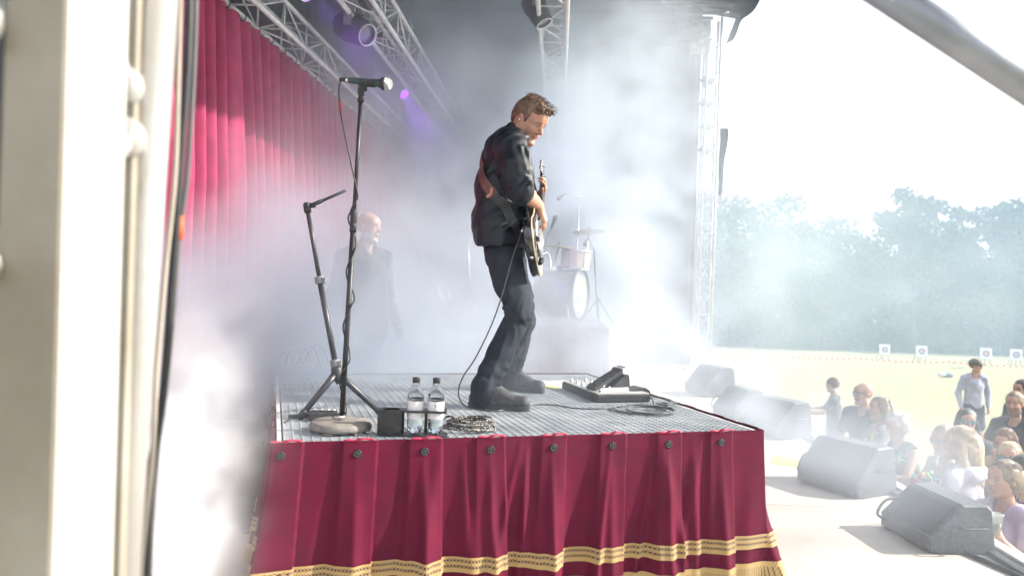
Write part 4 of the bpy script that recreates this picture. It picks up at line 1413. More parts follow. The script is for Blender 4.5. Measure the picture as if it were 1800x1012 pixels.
for k, (y, lb) in enumerate(((142, 'topmost of the four white lamps on the far tower'), (182, 'second from the top of the four lamps on the far tower'), (222, 'third from the top of the four lamps on the far tower'), (264, 'lowest of the four white lamps on the far tower'))):
    p = W(1246 - k * 1.5, y, 11.85)
    par(lb, p, (.8, -.5, -.3))
bk = thing('hoist_block', 'bright cluster of rigging hoist parts at the top of the far tower', 'hoist', W(1228, 60, 11.9))
for (x, y, r_) in ((1222, 52, .05), (1232, 46, .06), (1240, 58, .05), (1230, 70, .055), (1218, 78, .05), (1236, 84, .05)):
    c = W(x, y, 11.8)
    MB().lathe([(0, -.03), (r_, -.03), (r_, .03), (r_ * .4, .035), (0, .035)], c, (.8, -.5, .2), 14).build('pulley', M_white, bk)
MB().box(W(1231, 66, 11.95), (.3, .08, .5), SM, .01).build('block_frame', M_alu, bk)


# ---------------------------------------------------------------- archery targets and things on the field
tgt_face = bpy.data.materials.new('target_face'); tgt_face.use_nodes = True
N, L = tgt_face.node_tree.nodes, tgt_face.node_tree.links
at = N.new('ShaderNodeAttribute'); at.attribute_name = 'pat'
vl = N.new('ShaderNodeVectorMath'); vl.operation = 'LENGTH'; L.new(at.outputs['Vector'], vl.inputs[0])
r = N.new('ShaderNodeValToRGB'); r.color_ramp.interpolation = 'CONSTANT'
els = [(0, (.75, .6, .1)), (.18, (.6, .06, .05)), (.38, (.12, .3, .6)), (.58, (.03, .03, .03)), (.72, (.78, .78, .76))]
r.color_ramp.elements[0].color = (*els[0][1], 1); r.color_ramp.elements[1].position = els[1][0]; r.color_ramp.elements[1].color = (*els[1][1], 1)
for p_, c_ in els[2:]:
    e = r.color_ramp.elements.new(p_); e.color = (*c_, 1)
L.new(vl.outputs['Value'], r.inputs['Fac']); L.new(r.outputs['Color'], N['Principled BSDF'].inputs['Base Color'])
names = ['first from the left', 'second from the left', 'third from the left, right of the standing man', 'rightmost, at the photo edge']
proto = None
for k, (px, py) in enumerate(((1555, 617), (1620, 621), (1733, 625), (1786, 630))):
    Y = 74 - k * 1.5
    p = W(px, py, Y); x = p.x; g = field_z(Y)
    if proto is None:
        t = thing('archery_target', '', 'archery target', (0, 0, 0))
        Mt = Matrix.Rotation(R(-12), 3, 'X')
        MB().box((0, 0, 1.05), (.92, .12, .98), Mt, .02).build('boss', M_white, t)
        fm = MB().box((0, -.075, 1.05), (.8, .01, .8), Mt).build('target_face', tgt_face, t)
        a_ = fm.data.attributes.new('pat', 'FLOAT_VECTOR', 'POINT')
        # finer face so the rings are round
        bpy.data.objects.remove(fm)
        mb = MB(); C0 = Vector((0, -.072, 1.05))
        mb.lathe([(.0001, 0), (.1, 0), (.2, 0), (.3, 0), (.4, 0)], C0, Mt @ Vector((0, -1, 0)), 24)
        fm = mb.build('target_face', tgt_face, t)
        a_ = fm.data.attributes.new('pat', 'FLOAT_VECTOR', 'POINT')
        dat = []
        for v in fm.data.vertices:
            q = Vector(v.co) - C0; dat += [q.length / .42, 0, 0]
        a_.data.foreach_set('vector', dat)
        woodm = pmat('stand_wood', (.2, .16, .12), .8)
        for s_ in (-1, 1):
            MB().tube([(s_ * .34, -.15, 0), (s_ * .3, .12, 1.5)], .03, 6).build('leg', woodm, t)
        for s_ in (-1, 1):
            MB().tube([(s_ * .3 - .25, .9, 0), (s_ * .2, .12, 1.45)], .028, 6).build('leg', woodm, t)
        proto = t
    else:
        t = copy_tree(proto)
    t.location = (x, Y, g); t.rotation_euler = (0, 0, -.15 - .1 * k)
    tag(t, f'white archery target on a wooden stand, {names[k]}', 'archery target', 'archery targets across the field')
# barrier tape on stakes
bt = thing('barrier_tape', 'orange and white barrier tape sagging between stakes across the field', 'barrier tape', (20, 50, field_z(50)))
tp = bpy.data.materials.new('barrier_stripe'); tp.use_nodes = True
N, L = tp.node_tree.nodes, tp.node_tree.links
tcx = N.new('ShaderNodeTexCoord'); wv = N.new('ShaderNodeTexWave'); wv.inputs['Scale'].default_value = .9
L.new(tcx.outputs['Object'], wv.inputs['Vector']); rr_ = N.new('ShaderNodeValToRGB'); rr_.color_ramp.interpolation = 'CONSTANT'
rr_.color_ramp.elements[0].color = (.8, .2, .05, 1); rr_.color_ramp.elements[1].position = .5; rr_.color_ramp.elements[1].color = (.8, .8, .78, 1)
L.new(wv.outputs['Fac'], rr_.inputs['Fac']); L.new(rr_.outputs['Color'], N['Principled BSDF'].inputs['Base Color'])
for k in range(7):
    xa, xb = 12 + 5.5 * k, 17.5 + 5.5 * k
    ya, yb = 56 - 1.3 * k, 54.7 - 1.3 * k
    MB().grid(lambda u, v: (xa + (xb - xa) * u, ya + (yb - ya) * u, field_z(ya) + .72 - .10 * math.sin(math.pi * u) + .09 * v), 10, 2).build('tape', tp, bt)
    MB().tube([(xa, ya, field_z(ya) - .05), (xa, ya, field_z(ya) + .9)], .02, 6).build('stake', M_white, bt)
# a bag and a folded hoop on the grass
p = W(1660, 658, 46); gz = field_z(46)
bag = thing('kit_bag', 'dark blue and white bundle lying on the grass left of the standing man', 'bag', (p.x, 46, gz))
mb = MB(); mb.ball((p.x, 46, gz + .17), (.36, .2, .15), 20); mb.ball((p.x + .28, 46.05, gz + .13), (.24, .18, .12), 16)
mb.build('bag_body', pmat('navy_cloth', (.05, .08, .16), .8), bag)
MB().ball((p.x - .18, 45.86, gz + .2), (.22, .1, .13), 14).build('white_cloth', M_white, bag)
p = W(1692, 636, 60)
mb = MB().tube([(p.x + .9 * math.cos(a), 60 + .5 * math.sin(a), field_z(60) + .35 + .28 * math.sin(a * 1.0 + 1)) for a in [i * math.pi / 12 for i in range(19)]], .018, 8)
tag(mb.build('wire_hoop', M_dk, None, (p.x, 60, field_z(60))), 'bent dark hoop lying on the far grass above the bundle', 'hoop')
# ---------------------------------------------------------------- bodies: one smooth surface grown from tapered limbs
def V3(p): return np.array(p, dtype=np.float32)


class Field:
    """distance field made of tapered limbs and ellipsoids, joined smoothly"""

    def __init__(s, h=.008):
        s.p = []; s.h = h; s.disp = None

    def limb(s, a, b, ra, rb, k=.02, sub=False):
        s.p.append(('c', V3(a), V3(b), ra, rb, k, sub)); return s

    def chain(s, pts, rs, k=.02):
        for i in range(len(pts) - 1): s.limb(pts[i], pts[i + 1], rs[i], rs[i + 1], k)
        return s

    def ell(s, c, r, M=None, k=.02, sub=False):
        s.p.append(('e', V3(c), V3(r), np.array(M if M is not None else np.eye(3), dtype=np.float32), None, k, sub)); return s

    def bounds(s):
        lo, hi = np.full(3, 1e9), np.full(3, -1e9)
        for q in s.p:
            if q[-1]: continue
            if q[0] == 'c':
                r = max(q[3], q[4]); lo = np.minimum(lo, np.minimum(q[1], q[2]) - r); hi = np.maximum(hi, np.maximum(q[1], q[2]) + r)
            else:
                r = float(q[2].max()); lo = np.minimum(lo, q[1] - r); hi = np.maximum(hi, q[1] + r)
        return lo - .03, hi + .03

    def grid(s):
        h = s.h
        lo, hi = s.bounds()
        n = np.ceil((hi - lo) / h).astype(int) + 2
        D = np.full(n, 1.0, dtype=np.float32)
        ax = [(lo[i] + h * np.arange(n[i])).astype(np.float32) for i in range(3)]
        for q in s.p:
            k, sub = q[-2], q[-1]
            if q[0] == 'c':
                r = max(q[3], q[4]); a, b = np.minimum(q[1], q[2]) - r, np.maximum(q[1], q[2]) + r
            else:
                r = float(q[2].max()); a, b = q[1] - r, q[1] + r
            pad = k + 3 * h
            i0 = np.clip(((a - pad - lo) / h).astype(int), 0, n - 1); i1 = np.clip(((b + pad - lo) / h).astype(int) + 2, 1, n)
            sl = tuple(slice(int(x), int(y)) for x, y in zip(i0, i1))
            X = ax[0][sl[0]][:, None, None]; Y = ax[1][sl[1]][None, :, None]; Z = ax[2][sl[2]][None, None, :]
            if X.size * Y.size * Z.size == 0: continue
            if q[0] == 'c':
                A, B = q[1], q[2]; d = B - A; L2 = max(float(d @ d), 1e-9)
                t = np.clip(((X - A[0]) * d[0] + (Y - A[1]) * d[1] + (Z - A[2]) * d[2]) / L2, 0, 1)
                dd = np.sqrt((X - A[0] - t * d[0]) ** 2 + (Y - A[1] - t * d[1]) ** 2 + (Z - A[2] - t * d[2]) ** 2) - (q[3] + (q[4] - q[3]) * t)
            else:
                C, r_, M = q[1], q[2], q[3]
                x, y, z = X - C[0], Y - C[1], Z - C[2]
                u = [x * M[0, i] + y * M[1, i] + z * M[2, i] for i in range(3)]
                k0 = np.sqrt(sum((u[i] / r_[i]) ** 2 for i in range(3))) + 1e-9
                k1 = np.sqrt(sum((u[i] / r_[i] ** 2) ** 2 for i in range(3))) + 1e-9
                dd = k0 * (k0 - 1) / k1
            cur_ = D[sl]
            if sub:
                m = -dd
                hh = np.maximum(k - np.abs(cur_ - m), 0) / k
                D[sl] = np.maximum(cur_, m) + hh * hh * k * .25
            else:
                hh = np.maximum(k - np.abs(cur_ - dd), 0) / k
                D[sl] = np.minimum(cur_, dd) - hh * hh * k * .25
        if s.disp is not None:
            m = np.abs(D) < .035
            i, j, k_ = np.nonzero(m)
            P = np.stack([ax[0][i], ax[1][j], ax[2][k_]], 1)
            D[m] += s.disp(P).astype(np.float32)
        s.D, s.lo = D, lo
        return D, lo

    def sample(s, P):
        q = (np.asarray(P) - s.lo) / s.h
        q = np.clip(q, 0, np.array(s.D.shape) - 2.001)
        i = q.astype(int); f = q - i
        out = 0
        for a in (0, 1):
            for b in (0, 1):
                for c in (0, 1):
                    w = (f[..., 0] if a else 1 - f[..., 0]) * (f[..., 1] if b else 1 - f[..., 1]) * (f[..., 2] if c else 1 - f[..., 2])
                    out = out + w * s.D[i[..., 0] + a, i[..., 1] + b, i[..., 2] + c]
        return out

    def push_out(s, p, off, steps=12):
        """nearest place off metres outside the surface"""
        p = np.array(p, dtype=float)
        for _ in range(steps):
            d = float(s.sample(p[None])[0])
            if d > .5: break
            e = s.h
            g = np.array([float(s.sample((p + v)[None])[0] - s.sample((p - v)[None])[0]) for v in np.eye(3) * e])
            n = np.linalg.norm(g)
            if n < 1e-9: break
            p += g / n * (off - d) * .8
        return Vector(p.tolist())

    def mesh(s, smooth=1):
        D, lo = s.grid(); h = s.h
        S_ = D < 0
        nx_, ny_, nz_ = D.shape
        c = np.zeros((nx_ - 1, ny_ - 1, nz_ - 1), dtype=np.int8)
        for a in (0, 1):
            for b in (0, 1):
                for d in (0, 1):
                    c += S_[a:nx_ - 1 + a, b:ny_ - 1 + b, d:nz_ - 1 + d]
        mix = (c > 0) & (c < 8)
        I = np.argwhere(mix)
        idx = np.full(mix.shape, -1, dtype=np.int64); idx[mix] = np.arange(len(I))
        pos = np.zeros((len(I), 3)); cnt = np.zeros(len(I))
        cor = [(a, b, d) for a in (0, 1) for b in (0, 1) for d in (0, 1)]
        vals = {q: D[I[:, 0] + q[0], I[:, 1] + q[1], I[:, 2] + q[2]].astype(float) for q in cor}
        for q in cor:
            for ax_ in range(3):
                if q[ax_] == 0:
                    q2 = list(q); q2[ax_] = 1; q2 = tuple(q2)
                    a, b = vals[q], vals[q2]
                    m = (a < 0) != (b < 0)
                    t = np.where(m, a / np.where(m, a - b, 1), 0)
                    p = np.array(q, dtype=float)[None].repeat(len(I), 0); p[:, ax_] = t
                    pos[m] += p[m]; cnt[m] += 1
        V = (I + pos / np.maximum(cnt, 1)[:, None]) * h + lo
        F = []
        for ax_ in range(3):
            o = [q for q in range(3) if q != ax_]
            s0 = [slice(None)] * 3; s1 = [slice(None)] * 3
            s0[ax_] = slice(0, -1); s1[ax_] = slice(1, None)
            A, B = S_[tuple(s0)], S_[tuple(s1)]
            E_ = np.argwhere(A != B)
            E_ = E_[(E_[:, o[0]] > 0) & (E_[:, o[1]] > 0) & (E_[:, o[0]] < D.shape[o[0]] - 1) & (E_[:, o[1]] < D.shape[o[1]] - 1)]
            quad = []
            for (da, db) in ((-1, -1), (0, -1), (0, 0), (-1, 0)):
                q = E_.copy(); q[:, o[0]] += da; q[:, o[1]] += db
                quad.append(idx[q[:, 0], q[:, 1], q[:, 2]])
            Q = np.stack(quad, 1)
            ins = A[E_[:, 0], E_[:, 1], E_[:, 2]]
            flip = ins if ax_ == 1 else ~ins
            Q[flip] = Q[flip][:, ::-1]
            F.append(Q)
        F = np.concatenate(F)
        F = F[(F >= 0).all(1)]
        for _ in range(smooth):
            acc = np.zeros_like(V); n_ = np.zeros(len(V))
            for a, b in ((0, 1), (1, 2), (2, 3), (3, 0)):
                np.add.at(acc, F[:, a], V[F[:, b]]); np.add.at(n_, F[:, a], 1)
                np.add.at(acc, F[:, b], V[F[:, a]]); np.add.at(n_, F[:, b], 1)
            m = n_ > 0
            V[m] = V[m] * .5 + .5 * acc[m] / n_[m][:, None]
        return V, F


def folds(amp, fx, seed=0, dirn=(0, 0, 1), stretch=.35):
    """soft cloth folds: warped waves, longer along dirn"""
    d = np.array(dirn, dtype=float); d /= np.linalg.norm(d)

    def f(P):
        P = P.astype(float)
        along = P @ d
        Q = P - np.outer(along, d) * (1 - stretch)
        w = np.sin(Q[:, 0] * fx * .6 + 1.3 * seed) + np.sin(Q[:, 1] * fx * .7 + 2.1 * seed) + np.sin(Q[:, 2] * fx * .9 + seed)
        a = np.sin(Q[:, 0] * fx + w * 1.4 + seed) * np.sin(Q[:, 1] * fx * .9 + w + 2 * seed)
        b = np.sin(Q[:, 2] * fx * 1.3 + w * 1.7)
        return amp * (np.abs(a) * .9 + .5 * b - .3)
    return f


def tint_mat(name, rough=.5, sss=.0, bump=.0, bscale=200):
    """material whose pigment is stored on the mesh (attribute tint), with a little noise"""
    if name in MATS: return MATS[name]
    m = bpy.data.materials.new(name); m.use_nodes = True
    N, L = m.node_tree.nodes, m.node_tree.links
    b = N['Principled BSDF']; b.inputs['Roughness'].default_value = rough
    if sss:
        b.inputs['Subsurface Weight'].default_value = sss; b.inputs['Subsurface Radius'].default_value = (.012, .005, .003); b.inputs['Subsurface Scale'].default_value = .6
    at = N.new('ShaderNodeAttribute'); at.attribute_name = 'tint'
    t = N.new('ShaderNodeTexCoord'); nz = N.new('ShaderNodeTexNoise'); nz.inputs['Scale'].default_value = 35; nz.inputs['Detail'].default_value = 5
    L.new(t.outputs['Object'], nz.inputs['Vector'])
    mr = N.new('ShaderNodeMapRange'); mr.inputs['To Min'].default_value = .78; mr.inputs['To Max'].default_value = 1.15
    L.new(nz.outputs['Fac'], mr.inputs['Value'])
    mx_ = N.new('ShaderNodeVectorMath'); mx_.operation = 'SCALE'
    L.new(at.outputs['Color'], mx_.inputs[0]); L.new(mr.outputs[0], mx_.inputs['Scale']); L.new(mx_.outputs[0], b.inputs['Base Color'])
    if bump:
        n2 = N.new('ShaderNodeTexNoise'); n2.inputs['Scale'].default_value = bscale
        L.new(t.outputs['Object'], n2.inputs['Vector'])
        bp = N.new('ShaderNodeBump'); bp.inputs['Strength'].default_value = bump; bp.inputs['Distance'].default_value = .004
        L.new(n2.outputs['Fac'], bp.inputs['Height']); L.new(bp.outputs['Normal'], b.inputs['Normal'])
    MATS[name] = m
    return m


M_skin = tint_mat('skin', .48, .12)


def hair_mat(name, col, col2):
    if name in MATS: return MATS[name]
    m = pmat(name, col, .42, 0, .2, 30, bump=.0, col2=col2)
    N, L = m.node_tree.nodes, m.node_tree.links
    t = N.new('ShaderNodeTexCoord'); mp_ = N.new('ShaderNodeMapping'); mp_.inputs['Scale'].default_value = (180, 180, 26)
    nz = N.new('ShaderNodeTexNoise'); nz.inputs['Scale'].default_value = 1.0; nz.inputs['Detail'].default_value = 4
    L.new(t.outputs['Object'], mp_.inputs['Vector']); L.new(mp_.outputs[0], nz.inputs['Vector'])
    bp = N.new('ShaderNodeBump'); bp.inputs['Strength'].default_value = .8; bp.inputs['Distance'].default_value = .006
    L.new(nz.outputs['Fac'], bp.inputs['Height']); L.new(bp.outputs['Normal'], N['Principled BSDF'].inputs['Normal'])
    return m


class Head:
    def __init__(s, c, fwd, up=(0, 0, 1), scale=1.0, roll=0.0):
        s.c = Vector(c); f = Vector(fwd).normalized(); l = Vector(up).cross(f).normalized(); u = f.cross(l)
        if roll:
            q = Matrix.Rotation(roll, 3, f); l = q @ l; u = q @ u
        s.f, s.l, s.u, s.k = f, l, u, scale
        s.M = np.array(Matrix((f, l, u)).transposed())

    def P(s, x, y, z):
        return s.c + (s.f * x + s.l * y + s.u * z) * s.k

    def local(s, V):
        return ((np.asarray(V) - np.array(s.c)) @ s.M) / s.k


def add_head(F, H, fine=True, woman=False):
    k = H.k
    P = H.P
    e = lambda c, r, kk=.02, sub=False: F.ell(P(*c), [q * k for q in r], H.M, kk * k, sub)
    c = lambda a, b, ra, rb, kk=.015, sub=False: F.limb(P(*a), P(*b), ra * k, rb * k, kk * k, sub)
    e((-.010, 0, .030), (.094, .074, .086))
    e((.030, 0, -.030), (.058, .058, .078), .03)
    jw = .040 if woman else .047
    for s_ in (1, -1):
        c((.0, s_ * jw, -.068), (.064, s_ * .012, -.098), .020, .016 if woman else .019, .025)
        e((.058, s_ * .034, -.018), (.026, .022, .024), .02)
    e((.072, 0, -.100), (.020, .020, .016), .015)
    e((.060, 0, .045), (.034, .052, .034), .03)
    if fine:
        for s_ in (1, -1):
            c((.087, s_ * .012, .021), (.074, s_ * .044, .019), .0085, .008, .012)
            e((.094, s_ * .030, .004), (.014, .016, .0095), .008, True)
            e((-.002, s_ * .077, -.004), (.017, .0065, .029), .006)
            e((.002, s_ * .084, .0), (.009, .004, .015), .005, True)
            e((.094, s_ * .012, -.030), (.010, .007, .007), .006)
            e((.076, s_ * .030, .002), (.0125, .0125, .0125), .003)
    c((.086, 0, .014), (.110, 0, -.024), .0075, .0105, .012)
    if fine:
        c((.090, -.014, -.050), (.090, .014, -.050), .0065, .0065, .006)
        c((.088, -.012, -.061), (.088, .012, -.061), .0070, .0070, .006)
        c((.099, -.019, -.0555), (.099, .019, -.0555), .0022, .0022, .003, True)
        e((.084, 0, -.078), (.010, .022, .008), .01, True)


def head_tint(V, H, skin, lips=(.45, .17, .14), brow=None, beard=None, beard_amt=0.0, lid=True):
    q = H.local(V)
    n = len(V)
    C = np.tile(np.array(skin, dtype=float), (n, 1))
    x, y, z = q[:, 0], q[:, 1], q[:, 2]
    face = (x > .02) & (np.abs(y) < .09) & (z > -.13) & (z < .12)

    def mixc(mask, col, a=1.0):
        C[mask] = C[mask] * (1 - a) + np.array(col) * a
    ch = face & (np.hypot((np.abs(y) - .036) / .024, (z + .022) / .02) < 1)
    mixc(ch, (.52, .22, .17), .25)
    ear = (np.abs(y) > .072) & (np.abs(z) < .04) & (np.abs(x) < .03)
    mixc(ear, (.55, .22, .17), .35)
    mixc(face & (x > .098) & (z < -.008) & (z > -.036), (.52, .22, .17), .3)
    if beard is not None:
        bm = (z < -.036) & (x > -.012 - .0) & (z > -.135) & (np.abs(y) < .08) & (x > -.03)
        bm &= ~((np.hypot((np.abs(y)) / .020, (z + .0555) / .010) < 1) & (x > .08))
        mixc(bm, beard, beard_amt)
    lp = (x > .082) & (np.hypot(y / .022, (z + .0555) / .0105) < 1)
    mixc(lp, lips, .7)
    if brow is not None:
        bw = face & (x > .055) & (np.abs(np.abs(y) - .030) < .019) & (np.abs(z - (.024 - .1 * (np.abs(y) - .03))) < .0055)
        mixc(bw, brow, .8)
    ey = face & (x > .06) & (np.hypot((np.abs(y) - .030) / .013, (z - .002) / .0055) < 1)
    mixc(ey, (.42, .38, .36), .8)
    ir = face & (x > .06) & (np.hypot((np.abs(y) - .030) / .005, (z - .002) / .005) < 1)
    mixc(ir, (.03, .03, .035), .95)
    ln = face & (x > .06) & (np.abs(np.abs(y) - .030) < .014) & (np.abs(z - .0085) < .0022)
    mixc(ln, (.12, .06, .05), .7)
    return C


def add_hand(F, wrist, d, n, t, k=1.0, curl=(.5, .5, .55, .6), spread=.06, thumb=.5, kk=.004):
    """wrist point; d fingers' direction; n palm's outward side; t thumb's side"""
    W_ = Vector(wrist); d = Vector(d).normalized(); n = Vector(n); n = (n - d * n.dot(d)).normalized()
    t_ = Vector(t); t_ = (t_ - d * t_.dot(d) - n * t_.dot(n)).normalized()
    lens = (.071, .079, .073, .058)
    rad = (.0090, .0092, .0088, .0078)
    for i in range(4):
        o = (1.5 - i) * .0195
        base = W_ + d * (.086 - .004 * abs(i - 1)) * k + t_ * o * k
        F.limb(W_ + d * .006 * k + t_ * o * .55 * k, base, .0155 * k, .0115 * k, .016 * k)
        dd = (d + t_ * (1.5 - i) * spread).normalized(); p = base
        a = curl[i]
        seg = (.46, .30, .24)
        dirv = dd
        for j in range(3):
            an = a * (1.0 if j else .75)
            rotm = Matrix.Rotation(-an if t_.dot(n.cross(dirv)) > 0 else an, 3, t_)
            # bend towards the palm side
            nd = (dirv * math.cos(an) + (n - dirv * n.dot(dirv)).normalized() * math.sin(an)).normalized()
            q = p + nd * lens[i] * seg[j] * k
            F.limb(p, q, (rad[i] - .0006 * j) * k, (rad[i] - .0006 * (j + 1)) * k, kk * k)
            p = q; dirv = nd
    b0 = W_ + d * .022 * k + t_ * .022 * k + n * .004 * k
    b1 = b0 + (d * .55 + t_ * .75 + n * .35 * thumb).normalized() * .038 * k
    b2 = b1 + (d * .85 + t_ * .30 + n * .6 * thumb).normalized() * .030 * k
    b3 = b2 + (d * .90 + t_ * .02 + n * .8 * thumb).normalized() * .025 * k
    F.limb(b0, b1, .0150 * k, .0118 * k, .014 * k); F.limb(b1, b2, .0108 * k, .0098 * k, kk * k); F.limb(b2, b3, .0098 * k, .0082 * k, kk * k)


def build_field(F, name, m, parent, smooth=1, tint=None):
    V, Q = F.mesh(smooth)
    o = link_mesh(name, V, Q.tolist(), m, parent)
    if tint is not None:
        C = tint(V) if callable(tint) else np.tile(np.array(tint), (len(V), 1))
        a = o.data.color_attributes.new('tint', 'FLOAT_COLOR', 'POINT')
        a.data.foreach_set('color', np.concatenate([C, np.ones((len(V), 1))], 1).astype(np.float32).ravel())
    return o


def shoe(F, ankle, toe_dir, k=1.0, sole=None, r=1.0):
    a = Vector(ankle); d = Vector((toe_dir[0], toe_dir[1], 0)).normalized()
    z = sole if sole is not None else a.z - .09
    heel = Vector((a.x, a.y, z)) - d * .045 * k
    s_ = Vector((-d.y, d.x, 0))
    F.limb(heel + Vector((0, 0, .034)), heel + d * .10 * k + Vector((0, 0, .034)), .036 * r, .036 * r, .02)
    F.limb(heel + d * .09 * k + Vector((0, 0, .034)), heel + d * .235 * k + Vector((0, 0, .032)) + s_ * .004, .038 * r, .034 * r, .03)
    F.limb(a + d * .01, heel + d * .15 * k + Vector((0, 0, .052)), .040 * r, .032 * r, .03)
    F.limb(a + Vector((0, 0, -.01)), heel + Vector((0, 0, .05)) + d * .02, .042 * r, .036 * r, .03)


PEOPLE = []


def person(label, xy, ground, H=1.72, yaw=0.0, head_yaw=0.0, head_pitch=0.0, lean=0.0, arms=None, skin=(.50, .27, .19), top=None, top_col=(.05, .05, .06), sleeve='short',
           bottom_col=(.04, .05, .08), shorts=False, hair='short', hair_cols=((.10, .06, .035), (.05, .03, .02)), beard=None, woman=False, h=.009, glasses=None, cap=None, legs_apart=.10, build=1.0, roll=0.0, shoe_col=None, loose=0.0):
    """a standing figure; arms = ((elbow, wrist, palm normal, curl) right, left) in body axes (forward, left, up), metres for 1.75 m"""
    k = H / 1.75
    base = Vector((xy[0], xy[1], ground))
    t = thing('person', label, 'person', base)
    Rz = Matrix.Rotation(yaw, 3, 'Z')

    def Lp(x, y, z):
        zz = max(0, z - .92)
        return base + Rz @ Vector(((x + math.sin(lean) * zz), y, z if z < .92 else .92 + zz * math.cos(lean))) * k
    fw = Rz @ Vector((1, 0, 0))
    M = np.array(Rz @ Matrix.Rotation(lean, 3, 'Y'))
    sh = (.160 if woman else .176) * build
    shz = 1.405
    hd = Head(Lp(.035, 0, 1.628), Rz @ Matrix.Rotation(head_yaw, 3, 'Z') @ Matrix.Rotation(head_pitch, 3, 'Y') @ Vector((1, 0, 0)), scale=k * (1.0 if not woman else .97), roll=roll)
    if arms is None: arms = (None, None)
    A = []
    for i, s_ in enumerate((-1, 1)):
        a = arms[i] if arms[i] is not None else ((-.02, .235 * s_, 1.13), (.05, .25 * s_, .88), (0, -s_, 0), (.35,) * 4)
        A.append((Lp(0, s_ * sh, shz), Lp(*a[0]), Lp(*a[1]), (Rz @ Vector(a[2])), a[3]))
    hips = [Lp(0, s_ * .085, .90) for s_ in (-1, 1)]
    knees = [Lp(.02, s_ * legs_apart, .50) for s_ in (-1, 1)]
    ank = [Lp(-.01, s_ * (legs_apart + .02), .09) for s_ in (-1, 1)]
    # body
    F = Field(h)
    F.ell(Lp(0, 0, 1.26), [.095 * k * build, sh * .80 * k, .17 * k], M, .05)
    F.ell(Lp(0, 0, 1.03), [.085 * k, .125 * k, .13 * k], M, .05)
    F.ell(Lp(-.01, 0, .92), [.095 * k, .14 * k, .10 * k], M, .05)
    F.limb(Lp(.0, 0, 1.42), Lp(.012, 0, 1.53), .058 * k, .050 * k if not woman else .043 * k, .04)
    for (S_, E_, W_, n_, cu) in A:
        F.chain([S_, E_], [.045 * k, .037 * k], .04)
        mid = E_.lerp(W_, .3)
        F.chain([E_, mid, W_], [.036 * k, .038 * k, .024 * k], .012)
        dr = (W_ - E_).normalized()
        tside = dr.cross(n_)
        if tside.dot(fw) < 0 and abs(tside.dot(fw)) > .2: tside = -tside
        elif tside.z < -.3: tside = -tside
        add_hand(F, W_, dr, n_, tside, k * (.93 if woman else 1.0), cu, kk=max(.003, h * .35))
    for i in (0, 1):
        F.chain([hips[i], knees[i]], [.078 * k, .050 * k], .04); F.chain([knees[i], knees[i].lerp(ank[i], .3), ank[i]], [.048 * k, .05 * k, .032 * k], .02)
        F.limb(ank[i], ank[i] + fw * .12 * k - Vector((0, 0, .05 * k)), .032 * k, .025 * k, .02)
    add_head(F, hd, True, woman)
    skinv = np.array(skin)

    def tn(V):
        return head_tint(V, hd, skin, brow=hair_cols[1] if hair != 'white' else (.3, .27, .24), beard=beard, beard_amt=.8 if beard is not None else 0)
    build_field(F, 'body', M_skin, t, 1, tn)
    # top
    off = .013
    if sleeve != 'none' or True:
        T = Field(h); T.disp = folds(.009, 24, len(PEOPLE) * 1.7 + 1, (.2, .1, 1))
        o = (.016 if woman else .020) * k + loose
        T.ell(Lp(0, 0, 1.26), [(.095) * k * build + o, (sh * .84) * k + o, .175 * k], M, .06)
        T.ell(Lp(0, 0, 1.05), [.088 * k * build + o, .13 * k * build + o * 1.6, .17 * k], M, .06)
        T.ell(Lp(-.01, 0, .93), [.098 * k * build + o, .142 * k * build + o, .095 * k], M, .06)
        if loose:
            T.limb(Lp(0, -.10, 1.10), Lp(0, -.11, .84), .11, .115, .05); T.limb(Lp(0, .10, 1.10), Lp(0, .11, .84), .11, .115, .05)
            T.limb(Lp(.03, -.06, 1.47), Lp(.10, -.03, 1.38), .022, .012, .01); T.limb(Lp(.03, .06, 1.47), Lp(.10, .03, 1.38), .022, .012, .01)
        T.limb(Lp(.0, -sh * .55, 1.435), Lp(.0, sh * .55, 1.435), .046 * k + .006, .046 * k + .006, .05)
        if woman:
            for s_ in (-1, 1): T.ell(Lp(.085, s_ * .07, 1.27), [.05 * k, .055 * k, .055 * k], M, .03)
        for (S_, E_, W_, n_, cu) in A:
            if sleeve == 'none': continue
            if sleeve == 'short':
                T.chain([S_, S_.lerp(E_, .62)], [.051 * k, .058 * k], .05)
            else:
                T.chain([S_, E_, E_.lerp(W_, .93)], [.053 * k, .051 * k, .036 * k], .035)
                T.limb(E_.lerp(W_, .90), E_.lerp(W_, .97), .037 * k, .031 * k, .006)
        for (S_, E_, W_, n_, cu) in A:
            T.limb(Lp(0, 0, 1.455), S_, .050 * k, .052 * k, .04)
        if sleeve == 'hood':
            T.limb(Lp(-.075, -.07, 1.44), Lp(-.075, .07, 1.44), .055 * k, .055 * k, .03)
            T.limb(Lp(.045, -.06, 1.44), Lp(.045, .06, 1.44), .025 * k, .025 * k, .03)
        # neck opening
        T.limb(Lp(.02, 0, 1.46), Lp(.03, 0, 1.60), .066 * k, .075 * k, .012, True)
        if sleeve == 'none':
            for s_ in (-1, 1): T.ell(Lp(0, s_ * (sh + .02), 1.40), [.075 * k, .055 * k, .10 * k], M, .02, True)
        build_field(T, 'top', top_col if isinstance(top_col, bpy.types.Material) else pmat('cloth_%d' % len(PEOPLE), top_col, .85, 0, .15, 9, bump=.15, bscale=150), t, 1)
    # trousers
    B = Field(h); B.disp = folds(.005, 24, len(PEOPLE) + 4, (0, 0, 1), .5)
    B.ell(Lp(-.01, 0, .93), [.108 * k, .150 * k, .09 * k], M, .05)
